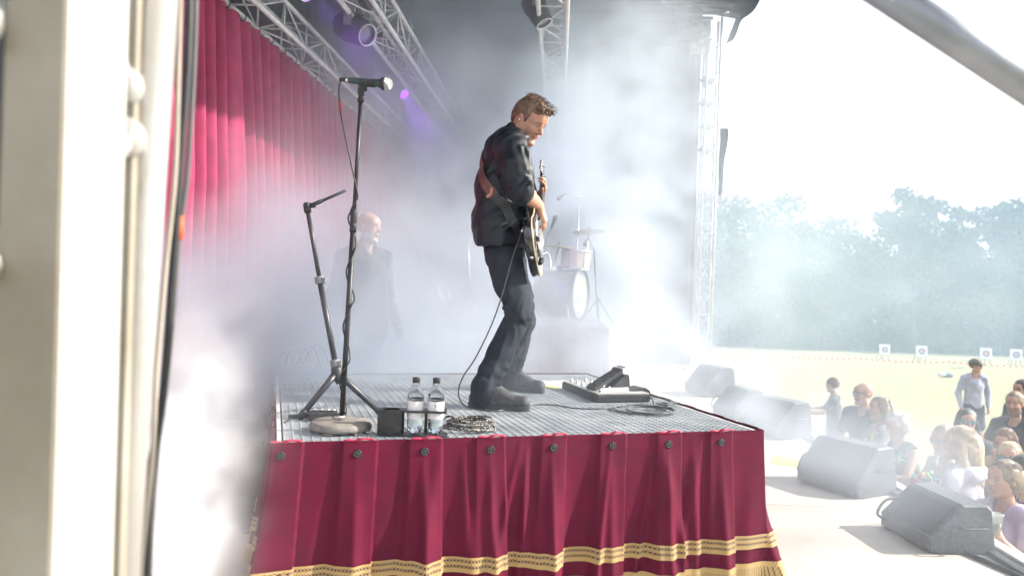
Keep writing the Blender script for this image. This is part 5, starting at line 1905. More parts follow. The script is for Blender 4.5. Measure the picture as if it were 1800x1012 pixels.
    for i in (0, 1):
        if shorts:
            B.chain([hips[i], hips[i].lerp(knees[i], .85)], [.096 * k, .088 * k], .04)
        else:
            B.chain([hips[i], knees[i], ank[i]], [.092 * k, .066 * k, .056 * k], .03)
    build_field(B, 'trousers' if not shorts else 'shorts', pmat('denim_%s' % str(bottom_col), bottom_col, .85, 0, .18, 12, bump=.15, bscale=180), t, 1)
    for i in (0, 1):
        Z = Field(h); shoe(Z, ank[i], fw, k, ground + .002)
        build_field(Z, 'shoe', pmat('shoe_%s' % str(shoe_col or (.05, .05, .05)), shoe_col or (.05, .05, .05), .6), t, 1)
    # hair
    if hair:
        K = Field(min(h, .008)); k2 = hd.k
        e = lambda c, r, kk=.02, sub=False: K.ell(hd.P(*c), [q * k2 for q in r], hd.M, kk * k2, sub)
        K.disp = folds(.0045, 75, len(PEOPLE) * 2.2, (0, 0, 1), .3)
        e((-.014, 0, .036), (.104, .085, .094))
        if hair in ('long', 'tail', 'longtail'):
            e((-.050, 0, -.02), (.070, .082, .085), .03)
        if hair == 'long':
            for s_ in (-1, 1):
                K.limb(hd.P(-.02, s_ * .070, .01), hd.P(-.035, s_ * .092, -.13), .030 * k2, .036 * k2, .03 * k2)
                K.limb(hd.P(-.035, s_ * .092, -.13), hd.P(-.05, s_ * .085, -.27), .036 * k2, .022 * k2, .03 * k2)
            K.limb(hd.P(-.085, 0, .0), hd.P(-.11, .0, -.26), .062 * k2, .052 * k2, .04 * k2)
            K.limb(hd.P(-.11, -.03, -.2), hd.P(-.11, -.035, -.33), .045 * k2, .02 * k2, .03 * k2)
            K.limb(hd.P(-.10, .035, -.2), hd.P(-.10, .04, -.31), .045 * k2, .02 * k2, .03 * k2)
        if hair == 'tail':
            K.limb(hd.P(-.10, 0, .055), hd.P(-.15, 0, .01), .026 * k2, .034 * k2, .01)
            K.limb(hd.P(-.15, 0, .01), hd.P(-.15, 0, -.14), .034 * k2, .014 * k2, .02)
        if hair == 'bun':
            e((-.085, 0, .085), (.034, .034, .030), .01)
        if hair == 'bob':
            e((-.045, 0, -.005), (.085, .088, .085), .03)
        e((.088, 0, -.035), (.060, .073, .080), .012, True)
        if hair in ('short',):
            e((.03, 0, -.10), (.12, .10, .075), .02, True)
        K.limb(hd.P(.0, -.085, -.004), hd.P(.0, .085, -.004), .018 * k2, .018 * k2, .01, True) if hair == 'short' else None
        hm_ = hair_mat('hair_%s' % str(hair_cols), *hair_cols)
        ho = build_field(K, 'hair', hm_, t, 1)
        if hair in ('long', 'bob', 'tail'):
            rs = np.random.default_rng(len(PEOPLE) + 70); mb = MB()
            for q in range(260 if h < .0095 else 110):
                az = R(62 + 236 * rs.random()); c0, s0 = math.cos(az), math.sin(az)
                j = lambda a: a * rs.normal()
                t0 = .55 + .4 * rs.random()
                pts_ = [hd.P(-.014 + .108 * c0 * math.cos(t0), .089 * s0 * math.cos(t0), .036 + .098 * math.sin(t0)), hd.P(-.014 + .110 * c0 + j(.003), .092 * s0 + j(.003), .02 + j(.01))]
                if hair == 'long':
                    pts_ += [hd.P(-.035 + .10 * c0 + j(.006), .098 * s0 + j(.006), -.11), hd.P(-.06 + .085 * c0 + j(.012), .095 * s0 + j(.012), -.24 + j(.03))]
                elif hair == 'bob': pts_ += [hd.P(-.035 + .10 * c0 + j(.006), .096 * s0 + j(.006), -.07 + j(.012))]
                else: pts_ = [pts_[0], hd.P(-.06 + .05 * c0, .07 * s0, .06 + j(.01)), hd.P(-.12 + j(.004), j(.008), .05)]
                mb.tube(smooth_path(pts_, 3), .0013, 4, caps=False)
            mb.build('strands', hm_, ho)
    if glasses:
        gm_ = pmat('dark_lens', (.012, .014, .018), .12, 0, .1, 10) if glasses == 'dark' else pmat('teal_lens', (.05, .22, .26), .15, .4, .1, 10)
        mb = MB(); k2 = hd.k
        for s_ in (-1, 1):
            mb.grid(lambda u, v: hd.P(.103 - .014 * (2 * u - 1) ** 2 * 1.0 - .006, s_ * .031 + (.029 * (2 * u - 1)) * (1 if v < .5 else .97), .006 + .019 * (2 * v - 1) * (1 - .25 * abs(2 * u - 1) ** 3)), 9, 7)
            mb.tube([hd.P(.088, s_ * .060, .014), hd.P(.04, s_ * .079, .012), hd.P(-.005, s_ * .081, .004)], .0022 * k2, 6)
        mb.tube([hd.P(.101, -.010, .010), hd.P(.103, .010, .010)], .0022 * k2, 6)
        if glasses == 'raised': pass
        g = mb.build('sunglasses', gm_, t)
        g.modifiers.new('thick', 'SOLIDIFY').thickness = .002
    if cap:
        mb = MB(); k2 = hd.k
        mb.grid(lambda u, v: hd.P(-.010 + .108 * math.cos(2 * math.pi * u) * math.cos(v * math.pi / 2 * .98), .089 * math.sin(2 * math.pi * u) * math.cos(v * math.pi / 2 * .98), .042 + .088 * math.sin(v * math.pi / 2)), 24, 7, closed=True)
        mb.grid(lambda u, v: hd.P(.085 + .075 * v * math.cos((u - .5) * 1.5), .078 * (2 * u - 1) * (1 - .1 * v), .048 - .012 * v - .010 * (2 * u - 1) ** 2), 12, 5)
        o = mb.build('cap', pmat('cap_%s' % str(cap), cap, .85), t)
        o.modifiers.new('thick', 'SOLIDIFY').thickness = .003
    PEOPLE.append(t)
    return t, hd, A, Lp
# ---------------------------------------------------------------- the guitarist on the platform
gp = thing('person', 'guitarist in a dark shirt and black jeans leaning forward on the grating, knees bent', 'person', on_riser(870, 705))
GH = .0052
skin_g = (.52, .27, .185)
Rank, Lank = G(852, 716, RZ) + Vector((0, 0, .105)), G(897, 684, RZ) + Vector((0, 0, .105))
Rhip, Lhip = W(886, 452, 4.02), W(893, 452, 4.20)
Rknee, Lknee = W(913, 556, 3.88), W(922, 566, 4.36)
pel, waist, chest, nbase = W(884, 432, 4.11), W(884, 385, 4.10), W(892, 300, 4.09), W(911, 238, 4.10)
RS, LS = W(901, 262, 3.915), W(906, 258, 4.28)
RE, RW_ = W(915, 336, 3.83), W(947, 361, 4.02)
LE, LW_ = W(928, 356, 4.40), W(946, 362, 4.52)
hfwd = Vector((math.cos(R(34)) * math.cos(R(38)), -math.cos(R(34)) * math.sin(R(38)), -math.sin(R(34))))
hg = Head(W(931, 211, 4.09), hfwd, scale=.955, roll=R(4))
tl = (chest - pel).normalized()
fwd_t = Vector((1, 0, 0)); fwd_t = (fwd_t - tl * fwd_t.dot(tl)).normalized()
TM_ = np.array(Matrix((fwd_t, tl.cross(fwd_t), tl)).transposed())

# guitar frame
gd = Vector((.055, .84, .54)).normalized(); gn = Vector((.98, -.06, .20)); gn = (gn - gd * gn.dot(gd)).normalized()
gw = gd.cross(gn)
if gw.z < 0: gw = -gw
gc = W(938, 412, 3.985)
gt = lambda a, b, c=0.0: gc + gd * a + gw * b + gn * c

F = Field(GH)
F.ell(chest, [.10, .155, .17], TM_, .05); F.ell(waist, [.09, .13, .13], TM_, .05); F.ell(pel, [.080, .12, .08], TM_, .05)
F.chain([nbase, W(921, 220, 4.09)], [.062, .056], .03)
F.chain([RS, RE], [.05, .042], .03); F.chain([RE, RE.lerp(RW_, .28), RE.lerp(RW_, .7), RW_], [.040, .044, .034, .0265], .012)
F.chain([LS, LE], [.05, .042], .03); F.chain([LE, LE.lerp(LW_, .3), LW_], [.040, .041, .027], .012)
for a, b, c_ in ((Rhip, Rknee, Rank), (Lhip, Lknee, Lank)):
    F.chain([a, b, c_], [.062, .042, .034], .03)
add_head(F, hg, True)
# strumming hand, closed loosely over the strings
rd = (gt(.02, -.035, .03) - RW_).normalized()
add_hand(F, RW_, (rd * .8 + Vector((.5, .35, -.45))).normalized(), -gn, Vector((0, .3, .95)), 1.0, (.55, .62, .70, .78), .03, .9, .003)
# fretting hand round the neck
NK = .385
nk = gt(NK + .12, 0, .0)
lwp = nk - gw * .055 + gd * -.0 + Vector((-.015, 0, 0))
LW_ = lwp
F.chain([LE, LE.lerp(LW_, .5), LW_], [.038, .036, .026], .012)
add_hand(F, lwp, (gw * .75 + gn * .65).normalized(), (gw * .3 - gn * .9), -gd, 1.0, (.72, .75, .78, .8), .10, .3, .003)


def tg(V):
    C = head_tint(V, hg, skin_g, brow=(.16, .09, .05), beard=(.30, .18, .13), beard_amt=.45)
    return C


build_field(F, 'body', M_skin, gp, 1, tg)

# shirt: loose, untucked, sleeves rolled to the elbow
T = Field(GH)
rngf = folds(.0075, 20, 2.3, (.25, .1, 1), .38); rngf2 = folds(.004, 48, 5.1, (.6, .2, .6), .5)
T.disp = lambda P: rngf(P) + rngf2(P)
upb = W(872, 270, 4.09)
T.ell(chest + Vector((-.012, 0, .0)), [.125, .178, .19], TM_, .06)
T.ell(W(887, 272, 4.09), [.092, .160, .11], TM_, .06)
T.ell(waist + Vector((-.008, 0, 0)), [.132, .170, .16], TM_, .06)
T.ell(W(880, 418, 4.1), [.136, .172, .10], TM_, .05)
T.limb(W(872, 425, 4.0), W(872, 425, 4.2), .098, .098, .04)
T.limb(W(866, 330, 4.0), W(864, 330, 4.2), .085, .085, .06)
T.limb(W(860, 385, 4.0), W(858, 385, 4.2), .082, .082, .06)
T.limb(RS, LS, .062, .062, .05)
T.limb(W(899, 242, 4.0), W(899, 240, 4.2), .048, .048, .05)
T.chain([RS, RS.lerp(RE, .5), RS.lerp(RE, .97)], [.074, .072, .062], .045)
T.limb(RS.lerp(RE, .88), RS.lerp(RE, 1.02), .0655, .0645, .006)
T.chain([LS, LS.lerp(LE, .9)], [.07, .064], .045)
# folds running down the sleeve and across the chest
for (a, b, r0) in (((925, 262, 3.86), (938, 312, 3.84), .012), ((915, 258, 3.84), (926, 300, 3.80), .010), ((900, 290, 3.82), (932, 322, 3.78), .010), ((893, 318, 3.80), (925, 332, 3.77), .008),
                   ((888, 300, 3.84), (905, 330, 3.80), .008), ((862, 350, 3.93), (905, 360, 3.90), .009), ((870, 410, 3.92), (915, 385, 3.90), .010), ((856, 300, 3.93), (880, 262, 3.93), .009), ((845, 380, 3.98), (850, 425, 3.96), .010)):
    T.limb(W(*a), W(*b), r0, r0 * .5, .02)
# hem cut straight, neck opened
T.ell(W(878, 466, 4.1), [.75, .8, .095], np.eye(3), .006, True)
T.limb(W(915, 232, 4.10), W(928, 205, 4.09), .066, .078, .008, True)
# collar
for s_ in (-.045, .045):
    T.limb(W(899, 222, 4.09 + s_), W(925, 243, 4.09 + s_ * 1.35), .016, .016, .012)
T.limb(W(899, 222, 4.045), W(899, 222, 4.135), .016, .016, .012)
shirtm = pmat('dark_shirt', (.006, .008, .014), .5, 0, .12, 14, bump=.12, bscale=240, spec=.4)
sh_o = build_field(T, 'shirt', shirtm, gp, 1)

# jeans
J = Field(GH)
jf = folds(.009, 26, 1.2, (.2, 0, 1), .42); jf2 = folds(.004, 62, 3.3, (0, .2, 1), .5)
J.disp = lambda P: jf(P) + jf2(P)
J.ell(W(886, 438, 4.11), [.105, .150, .11], TM_, .05)
for (hp, kn, an, back) in ((Rhip, Rknee, Rank, 0), (Lhip, Lknee, Lank, 1)):
    J.chain([hp, hp.lerp(kn, .5), kn, kn.lerp(an, .55), an + Vector((.0, 0, -.01)), an + Vector((-.008, 0, -.062))], [.096, .080, .064, .061, .064, .062], .02)
    for (f0, f1, dx, r0) in ((.86, .92, .05, .016), (.96, 1.0, .055, .012)):
        q = kn.lerp(hp, 1 - f0); J.limb(q + Vector((-.06, -.03, 0)), q + Vector((.05, -.05, -.02)), r0, r0 * .6, .02)
    for f_ in (.68, .80, .9):
        q = kn.lerp(an, f_); J.limb(q + Vector((-.03, -.05, .0)), q + Vector((.05, -.04, -.02)), .010, .006, .03)
for (an, tx, ty) in ((Rank, 929, 715), (Lank, 948, 684)):
    tp = G(tx, ty, RZ + .02); dd_ = Vector((tp.x - an.x, tp.y - an.y, 0)).normalized()
    J.limb(an + dd_ * .105 + Vector((0, 0, -.12)), an + dd_ * .085 + Vector((0, 0, -.03)), .050, .028, .008, True)
    J.limb(an + dd_ * -.15 + Vector((0, 0, -.185)), an + dd_ * .2 + Vector((0, 0, -.185)), .09, .09, .004, True)
J.limb(W(880, 340, 4.1), W(880, 330, 4.1), .2, .2, .01, True)
jeansm = pmat('black_denim', (.032, .037, .047), .85, 0, .3, 9, bump=.35, bscale=260, col2=(.016, .020, .030), detail=10, spec=.25)
build_field(J, 'jeans', jeansm, gp, 1)

shoem = pmat('grey_suede', (.085, .085, .09), .7, 0, .2, 40, bump=.2, bscale=150); solem = pmat('shoe_sole', (.05, .05, .052), .7)
for (an, tipx, tipy) in ((Rank, 929, 715), (Lank, 948, 684)):
    Z = Field(GH)
    tip = G(tipx, tipy, RZ + .02); hd_ = Vector((tip.x - an.x, tip.y - an.y, 0)); L_ = hd_.length
    shoe(Z, an, hd_, 1.0 if L_ < .25 else 1.06, RZ + .004, .98)
    so = build_field(Z, 'shoe', shoem, gp, 1)
    dn = hd_.normalized(); sn = Vector((-dn.y, dn.x, 0))
    heel = Vector((an.x, an.y, RZ)) - dn * .052
    mb = MB()
    ring = []
    for k in range(28):
        a = 2 * math.pi * k / 28
        u = .5 - .5 * math.cos(a); wdt = .043 * (abs(math.sin(a)) ** .8) * (1 - .12 * math.cos(a * 1) * 0) * (1.0 + .12 * math.sin(math.pi * u))
        ring.append(heel + dn * (-.032 + .308 * u) + sn * wdt * (1 if math.sin(a) > 0 else -1))
    n_ = len(ring)
    mb.add([p + Vector((0, 0, .001)) for p in ring] + [p + Vector((0, 0, .022)) for p in ring], [tuple(reversed(range(n_))), tuple(range(n_, 2 * n_))] + [(i, (i + 1) % n_, n_ + (i + 1) % n_, n_ + i) for i in range(n_)])
    mb.build('sole', solem, so)
    mb = MB()
    for k in range(5):
        c = heel + dn * (.115 + .024 * k) + Vector((0, 0, .100 - .0085 * k))
        mb.tube([c + sn * .024 - Vector((0, 0, .008)), c + Vector((0, 0, .002)), c - sn * .024 - Vector((0, 0, .008))], .0024, 6)
    mb.build('laces', pmat('laces', (.02, .02, .02), .8), so)

# hair: short at the sides, tousled and curly over the forehead
K = Field(.004)
e = lambda c, r, kk=.02, sub=False: K.ell(hg.P(*c), [q * .955 for q in r], hg.M, kk, sub)
e((-.013, 0, .034), (.099, .079, .087)); e((-.07, 0, -.015), (.033, .060, .06), .03)
e((.015, 0, .086), (.075, .052, .028), .03)
rh = np.random.default_rng(4)
for k in range(46):
    x = -.03 + .108 * rh.random(); y = (rh.random() - .5) * .10
    z = .086 + .014 * rh.random() + (.012 if x > .04 else 0) - (.03 if abs(y) > .035 else 0) - max(0, x - .06) * .6
    e((x, y, z), (.012 + .006 * rh.random(), .010 + .005 * rh.random(), .010 + .005 * rh.random()), .005)
for k in range(16):
    a0 = (.062 + .02 * rh.random(), (rh.random() - .5) * .09, .092 + .010 * rh.random())
    a1 = (a0[0] + .022 * rh.random() + .012, a0[1] + .012 * rh.normal(), a0[2] + .012 * rh.normal() - .003)
    K.limb(hg.P(*a0), hg.P(*a1), .0085, .0035, .005)
e((.088, 0, -.030), (.066, .070, .098), .012, True)
for s_ in (-1, 1):
    e((.012, s_ * .092, -.030), (.040, .032, .040), .008, True)
    K.limb(hg.P(.028, s_ * .070, .02), hg.P(.026, s_ * .068, -.018), .007, .004, .006)
e((.0, 0, -.125), (.15, .12, .075), .02, True)
K.disp = folds(.003, 170, 1.0, (.3, 0, 1), .4)
hm = hair_mat('brown_hair', (.20, .12, .07), (.07, .042, .028))
hr_o = build_field(K, 'hair', hm, gp, 1)
mb = MB()                                                # loose strands at the crown and fringe
for k in range(170):
    x = -.07 + .17 * rh.random(); y = (rh.random() - .5) * .12
    p0 = hg.P(x, y, .085 + .03 * math.cos(y * 14) - max(0, x - .05) * .3)
    d0 = (hg.u * (.7 + .5 * rh.random()) + hg.f * (.2 + .9 * rh.random()) + hg.l * rh.normal() * .4).normalized()
    L_ = .012 + .014 * rh.random()
    p1 = p0 + d0 * L_; p2 = p1 + (d0 * .6 + hg.f * .8 - hg.u * .3 * rh.random()).normalized() * L_ * .6
    mb.tube([p0, p1, p2], [.0012, .0010, .0003], 4, caps=False)
mb.build('strands', hm, hr_o)
MB().ball(hg.P(.0, -.083, -.006), (.007, .006, .008), 10).build('ear_monitor', M_chrome, gp)

# ---------------------------------------------------------------- guitar
gtr = thing('electric_guitar', 'dark offset-bodied electric guitar with a cream edge, neck pointing away, held by the guitarist', 'guitar', gc)
blackg = pmat('black_lacquer', (.012, .012, .014), .12, 0, .1, 20, coat=1.0)
creamb = pmat('cream_binding', (.62, .50, .30), .35, 0, .08, 30)
mirror = pmat('pick_guard', (.72, .72, .70), .22, .4, .05, 10)
out = []
outl = [(-.215, -.02), (-.205, -.09), (-.165, -.145), (-.10, -.160), (-.04, -.135), (.02, -.115), (.075, -.120), (.125, -.135), (.165, -.115), (.168, -.075), (.14, -.045), (.135, .0), (.155, .04), (.205, .075), (.220, .115), (.19, .145), (.13, .150), (.07, .130), (.01, .120), (-.05, .130), (-.11, .150), (-.165, .135), (-.20, .085), (-.215, .03)]
ol = smooth_path([(a, b, 0) for a, b in outl] + [(outl[0][0], outl[0][1], 0)], 4)[:-1]
poly = [(p.x, p.y) for p in ol]
mb = MB()
TH = .044
n_ = len(poly)
scl = [(-TH / 2, .975), (-TH / 2 + .004, 1.0), (TH / 2 - .004, 1.0), (TH / 2, .975)]
V = [gt(a * s_, b * s_, c_) for (c_, s_) in scl for (a, b) in poly]
mb.add(V, [(j * n_ + k, j * n_ + (k + 1) % n_, (j + 1) * n_ + (k + 1) % n_, (j + 1) * n_ + k) for j in range(3) for k in range(n_)], True)
mb.add([gt(a * .975, b * .975, -TH / 2) for a, b in poly], [tuple(range(n_))])
mb.add([gt(a * .975, b * .975, TH / 2) for a, b in poly], [tuple(range(n_))])
gb = mb.build('guitar_body', blackg, gtr)
loop = [gt(a * 1.0, b * 1.0, TH / 2 - .002) for a, b in poly]
MB().tube(loop + [loop[0]], .0038, 6, caps=False).build('binding', creamb, gb)
pg = [(-.10, -.05), (-.06, -.10), (.03, -.095), (.10, -.105), (.125, -.06), (.10, -.025), (.11, .02), (.13, .07), (.08, .09), (.02, .07), (-.04, .085), (-.09, .05)]
pgp = smooth_path([(a, b, 0) for a, b in pg] + [(pg[0][0], pg[0][1], 0)], 3)[:-1]
n2_ = len(pgp)
mb = MB(); mb.add([gt(p.x, p.y, TH / 2 + .0015) for p in pgp] + [gt(p.x, p.y, TH / 2 + .0035) for p in pgp], [tuple(range(n2_, 2 * n2_))] + [(i, (i + 1) % n2_, n2_ + (i + 1) % n2_, n2_ + i) for i in range(n2_)])
mb.build('pick_guard', mirror, gb)
GM = Matrix((gd, gw, gn)).transposed()
for a in (.075, -.035): MB().box(gt(a, 0, TH / 2 + .007), (.038, .085, .012), GM, .003).build('pickup', M_chrome, gb)
MB().box(gt(-.095, 0, TH / 2 + .012), (.02, .09, .014), GM, .003).build('bridge', M_chrome, gb)
mb = MB(); mb.tube([gt(-.155, -.04, TH / 2 + .014), gt(-.155, .04, TH / 2 + .014)], .009, 12); mb.box(gt(-.19, 0, TH / 2 + .004), (.05, .07, .006), GM, .002)
mb.tube(smooth_path([gt(-.15, -.035, TH / 2 + .018), gt(-.11, -.05, TH / 2 + .045), gt(-.13, -.085, TH / 2 + .055), gt(-.175, -.11, TH / 2 + .05)], 4), .003, 8)
mb.build('vibrato', M_chrome, gb)
for (a, b) in ((-.10, -.10), (-.06, -.115), (-.14, -.085)):
    MB().lathe([(0, 0), (.012, 0), (.0105, .014), (0, .015)], gt(a, b, TH / 2), gn, 14).build('knob', M_blackmat, gb)
maple = pmat('fretboard', (.05, .03, .02), .4, 0, .2, 30); neckm = pmat('neck_wood', (.30, .17, .07), .3, 0, .1, 12)
mb = MB()
mb.grid(lambda u, v: gt(.12 + .47 * v, (.028 - .006 * v) * math.cos(math.pi * u), TH / 2 + .004 - .020 * math.sin(math.pi * u)), 12, 8)
mb.build('neck', neckm, gtr)
nck = MB().box(gt(.355, 0, TH / 2 + .0065), (.49, .048, .005), GM, .001).build('fretboard', maple, gtr)
mb = MB()
for k in range(20): mb.box(gt(.59 - .47 * (1 - .5 ** (k / 12 * .9)) * 1.15, 0, TH / 2 + .0095), (.0016, .046, .0015), GM)
mb.build('frets', M_chrome, nck)
mb = MB()
for k in range(6): mb.tube([gt(-.155, -.026 + .0104 * k, TH / 2 + .020), gt(-.09, -.026 + .0104 * k, TH / 2 + .022), gt(.59, -.019 + .0076 * k, TH / 2 + .013)], .0008, 4)
mb.build('strings', M_chrome, gtr)
hs = [(.59, -.024), (.62, -.030), (.67, -.035), (.75, -.040), (.775, -.020), (.765, .01), (.775, .03), (.74, .048), (.66, .040), (.61, .030), (.59, .024)]
hso = MB().prism([(a, b) for a, b in hs], gc + gn * (TH / 2 - .012), gd, gw, .014 if gd.cross(gw).dot(gn) > 0 else -.014, .002).build('headstock', blackg, gtr)
for k in range(3):
    for s_ in (-1, 1):
        q = gt(.64 + .042 * k, s_ * .028, TH / 2 + .003); q2 = gt(.64 + .042 * k, s_ * .062, TH / 2 - .004)
        mb = MB(); mb.tube([q, q2], .0035, 8); mb.ball(q2 + gw * s_ * .006, (.010, .006, .010), 8)
        mb.tube([q, q + gn * .012], .003, 8)
        mb.build('tuner', M_chrome, hso)

# strap: from the tail of the guitar across the back to the far shoulder
strapm = pmat('black_strap', (.030, .030, .033), .6, 0, .2, 30, bump=.1); leath = pmat('brown_leather', (.16, .055, .045), .5, 0, .2, 18); tipm = pmat('tan_leather', (.50, .22, .15), .5)


def ribbon(pts, w, name, m, parent, th=.003, off=.006):
    P = [T.push_out(p, off) for p in smooth_path(pts, 8)]
    for _ in range(6):
        P = [P[0]] + [(P[i - 1] + P[i] * 2 + P[i + 1]) / 4 for i in range(1, len(P) - 1)] + [P[-1]]
    V = []
    NN = []
    for p in P:
        e_ = T.h
        g = Vector([float(T.sample(np.array([p + Vector(v)]))[0] - T.sample(np.array([p - Vector(v)]))[0]) for v in (np.eye(3) * e_ * 3).tolist()])
        NN.append(g.normalized() if g.length > 1e-6 else Vector((0, -1, 0)))
    for _ in range(8):
        NN = [((NN[max(i - 1, 0)] + NN[i] + NN[min(i + 1, len(NN) - 1)])).normalized() for i in range(len(NN))]
    for i, p in enumerate(P):
        d = (P[min(i + 1, len(P) - 1)] - P[max(i - 1, 0)]).normalized()
        nn = NN[i]
        sd_ = d.cross(nn).normalized()
        ww = w(i / (len(P) - 1)) if callable(w) else w
        for (a, b) in ((-1, 0), (1, 0), (1, 1), (-1, 1)):
            V.append(p + sd_ * a * ww / 2 + nn * b * th)
    n_ = len(P)
    Fq = []
    for i in range(n_ - 1):
        for k in range(4):
            Fq.append((i * 4 + k, i * 4 + (k + 1) % 4, (i + 1) * 4 + (k + 1) % 4, (i + 1) * 4 + k))
    Fq += [(3, 2, 1, 0), tuple((n_ - 1) * 4 + k for k in range(4))]
    return link_mesh(name, V, Fq, m, parent, smooth=False)


tail = gt(-.212, .0, 0)
sp_pts = [W(926, 424, 3.84), W(905, 395, 3.86), W(884, 366, 3.87), W(864, 338, 3.89)]
strap = ribbon([tail] + sp_pts, .046, 'strap', strapm, gtr)
ribbon([W(868, 343, 3.89), W(852, 322, 3.91), W(843, 300, 3.97), W(846, 285, 4.05), W(858, 262, 4.16), W(878, 240, 4.22), W(900, 232, 4.25), W(925, 250, 4.26)], lambda u: .050 - .016 * u, 'shoulder_pad', leath, strap, .005)
ribbon([W(864, 330, 3.89), W(862, 341, 3.888), W(853, 346, 3.885)], .014, 'leather_tip', tipm, strap, .006, .012)
MB().lathe([(0, 0), (.008, 0), (.006, .012), (.011, .016), (0, .017)], gt(-.214, -.0, 0), -gd, 12).build('strap_button', M_chrome, gtr)

# guitar lead: out of the body, down in a bow to the grating, then off to the loops
jack = gt(-.16, -.12, .0)
lead = [W(916, 411, 3.80), W(905, 440, 3.78), W(893, 480, 3.77), W(879, 530, 3.76), W(860, 580, 3.76), W(835, 630, 3.76), W(815, 660, 3.75), W(806, 685, 3.75), W(810, 705, 3.73)]
lead += [G(826, 716, RZ + .006), G(870, 722, RZ + .005), G(930, 712, RZ + .005), G(970, 711, RZ + .005), G(1010, 717, RZ + .005), G(1050, 718, RZ + .005), G(1082, 715, RZ + .006)]
pl = MB().tube([W(921, 398, 3.83), W(917, 409, 3.81)], .007, 10)
ld = MB().tube(smooth_path(lead, 8), .0034, 8).build('guitar_lead', pmat('lead_rubber', (.05, .05, .053), .35, 0, .1, 30), None, W(860, 580, 3.76))
tag(ld, 'thin dark guitar lead hanging in a bow behind the guitarist and lying across the grating', 'cable')
pl.build('lead_plug', M_chrome, ld)
# ---------------------------------------------------------------- the man in black behind the platform
fa = lambda px, py, Y: W(px, py, Y)
c = fa(636, 600, 5.9)
person('bald man with a grey beard in a black jacket, hazy behind the tripod', (c.x, 5.9), 0.0, 1.70, yaw=R(-38), head_yaw=R(10), head_pitch=R(2),
       arms=(((-.03, -.265, 1.13), (.08, -.26, .86), (0, 1, 0), (.4, .4, .45, .5)), ((-.02, .275, 1.13), (.08, .29, .88), (0, -1, 0), (.4, .4, .45, .5))),
       skin=(.46, .27, .21), top_col=(.014, .014, .017), sleeve='long', bottom_col=(.016, .016, .02), hair=None, beard=(.40, .36, .33), h=.008, build=1.16, loose=.02)


def crowd(px, crown_py, Y, **kw):
    p = W(px, crown_py, Y); g = field_z(Y)
    H = p.z - g
    lab = kw.pop('label')
    return person(lab, (p.x, Y), g, H, **kw)


TOB = math.pi            # facing the stage, towards -x
blond = ((.62, .50, .33), (.38, .27, .15)); whiteh = ((.72, .70, .66), (.45, .42, .38)); dkh = ((.035, .025, .02), (.015, .012, .01)); brn = ((.17, .10, .06), (.07, .04, .025)); dkbl = ((.30, .22, .14), (.14, .09, .055))
hold = lambda s_, x=.36, z=1.16: ((.08, .24 * s_, 1.12), (x, .14 * s_, z), (0, -s_, 0), (.75, .8, .85, .9))
down = None

crowd(1468, 663, 11.5, label='man in a dark shirt, back half turned, reaching an arm out to the left', yaw=R(150), head_yaw=R(-20), arms=(((.10, -.28, 1.25), (.30, -.34, 1.20), (0, 0, 1), (.3,) * 4), ((.12, .26, 1.22), (.36, .30, 1.20), (0, 0, 1), (.2,) * 4)),
      top_col=(.05, .06, .08), bottom_col=(.10, .13, .20), hair='short', hair_cols=brn, h=.011)
crowd(1522, 671, 8.3, label='bald man in a dark t-shirt with black sunglasses, between two women by the stage', yaw=R(215), head_yaw=R(-30), arms=(((.0, -.27, 1.13), (.05, -.30, .88), (0, 1, 0), (.4,) * 4), None), skin=(.50, .28, .21), top_col=(.035, .04, .05), hair=None, glasses='dark', h=.010, build=1.05)
t, hd, A, Lp = crowd(1553, 696, 7.4, label='woman with light brown hair in a white top, holding a plastic cup', yaw=R(172), head_yaw=R(15), woman=True, arms=(hold(-1, .34, 1.18), hold(1, .38, 1.14)), top_col=(.72, .66, .68), bottom_col=(.55, .58, .62), hair='long', hair_cols=dkbl, sleeve='long', h=.010)
GAR = [(Lp, 7.4, 'garland of pink and turquoise flowers round the neck of the woman in white')]
CUPS = [(A[1][2] + Vector((-.07, .0, .04)), 'clear plastic cup held out by the woman in white with the garland')]
t, hd, A, Lp = crowd(1597, 722, 6.5, label='woman with short white hair in a black vest, her arm stretched round her neighbour', yaw=R(190), head_yaw=R(10), head_pitch=R(18), woman=True, lean=R(6),
      arms=(((.22, -.22, 1.33), (.42, -.12, 1.28), (0, 1, 0), (.4,) * 4), ((.16, .24, 1.20), (.36, .12, 1.22), (0, -1, 0), (.6,) * 4)), top_col=(.02, .025, .035), sleeve='none', bottom_col=(.04, .07, .12), hair='bob', hair_cols=whiteh, h=.009, skin=(.46, .24, .16))
GAR.append((Lp, 6.5, 'rainbow flower garland round the neck of the woman in the black vest'))
t, hd, A, Lp = crowd(1668, 746, 5.75, label='woman in grey-blonde short hair with both hands clasped before her chest', yaw=R(186), head_yaw=R(0), head_pitch=R(5), woman=True,
      arms=(((.14, -.20, 1.17), (.31, -.04, 1.27), (0, 1, 0), (.9,) * 4), ((.14, .20, 1.17), (.31, .04, 1.27), (0, -1, 0), (.9,) * 4)), top_col=(.60, .52, .50), sleeve='short', bottom_col=(.2, .2, .25), hair='short', hair_cols=((.45, .38, .30), (.25, .20, .15)), glasses='dark', h=.009)
GAR.append((Lp, 5.75, 'bright orange, green and pink garland beside the clasped hands'))
crowd(1698, 749, 5.15, label='woman with long blonde hair in a pale lilac hooded top, her back to the camera', yaw=R(128), head_yaw=R(20), woman=True, arms=(((.02, -.22, 1.15), (.16, -.14, 1.02), (0, 1, 0), (.5,) * 4), ((.05, .22, 1.13), (.22, .12, 1.05), (0, -1, 0), (.5,) * 4)),
      top_col=(.66, .60, .70), sleeve='hood', bottom_col=(.10, .13, .20), hair='long', hair_cols=blond, h=.008, build=1.08)
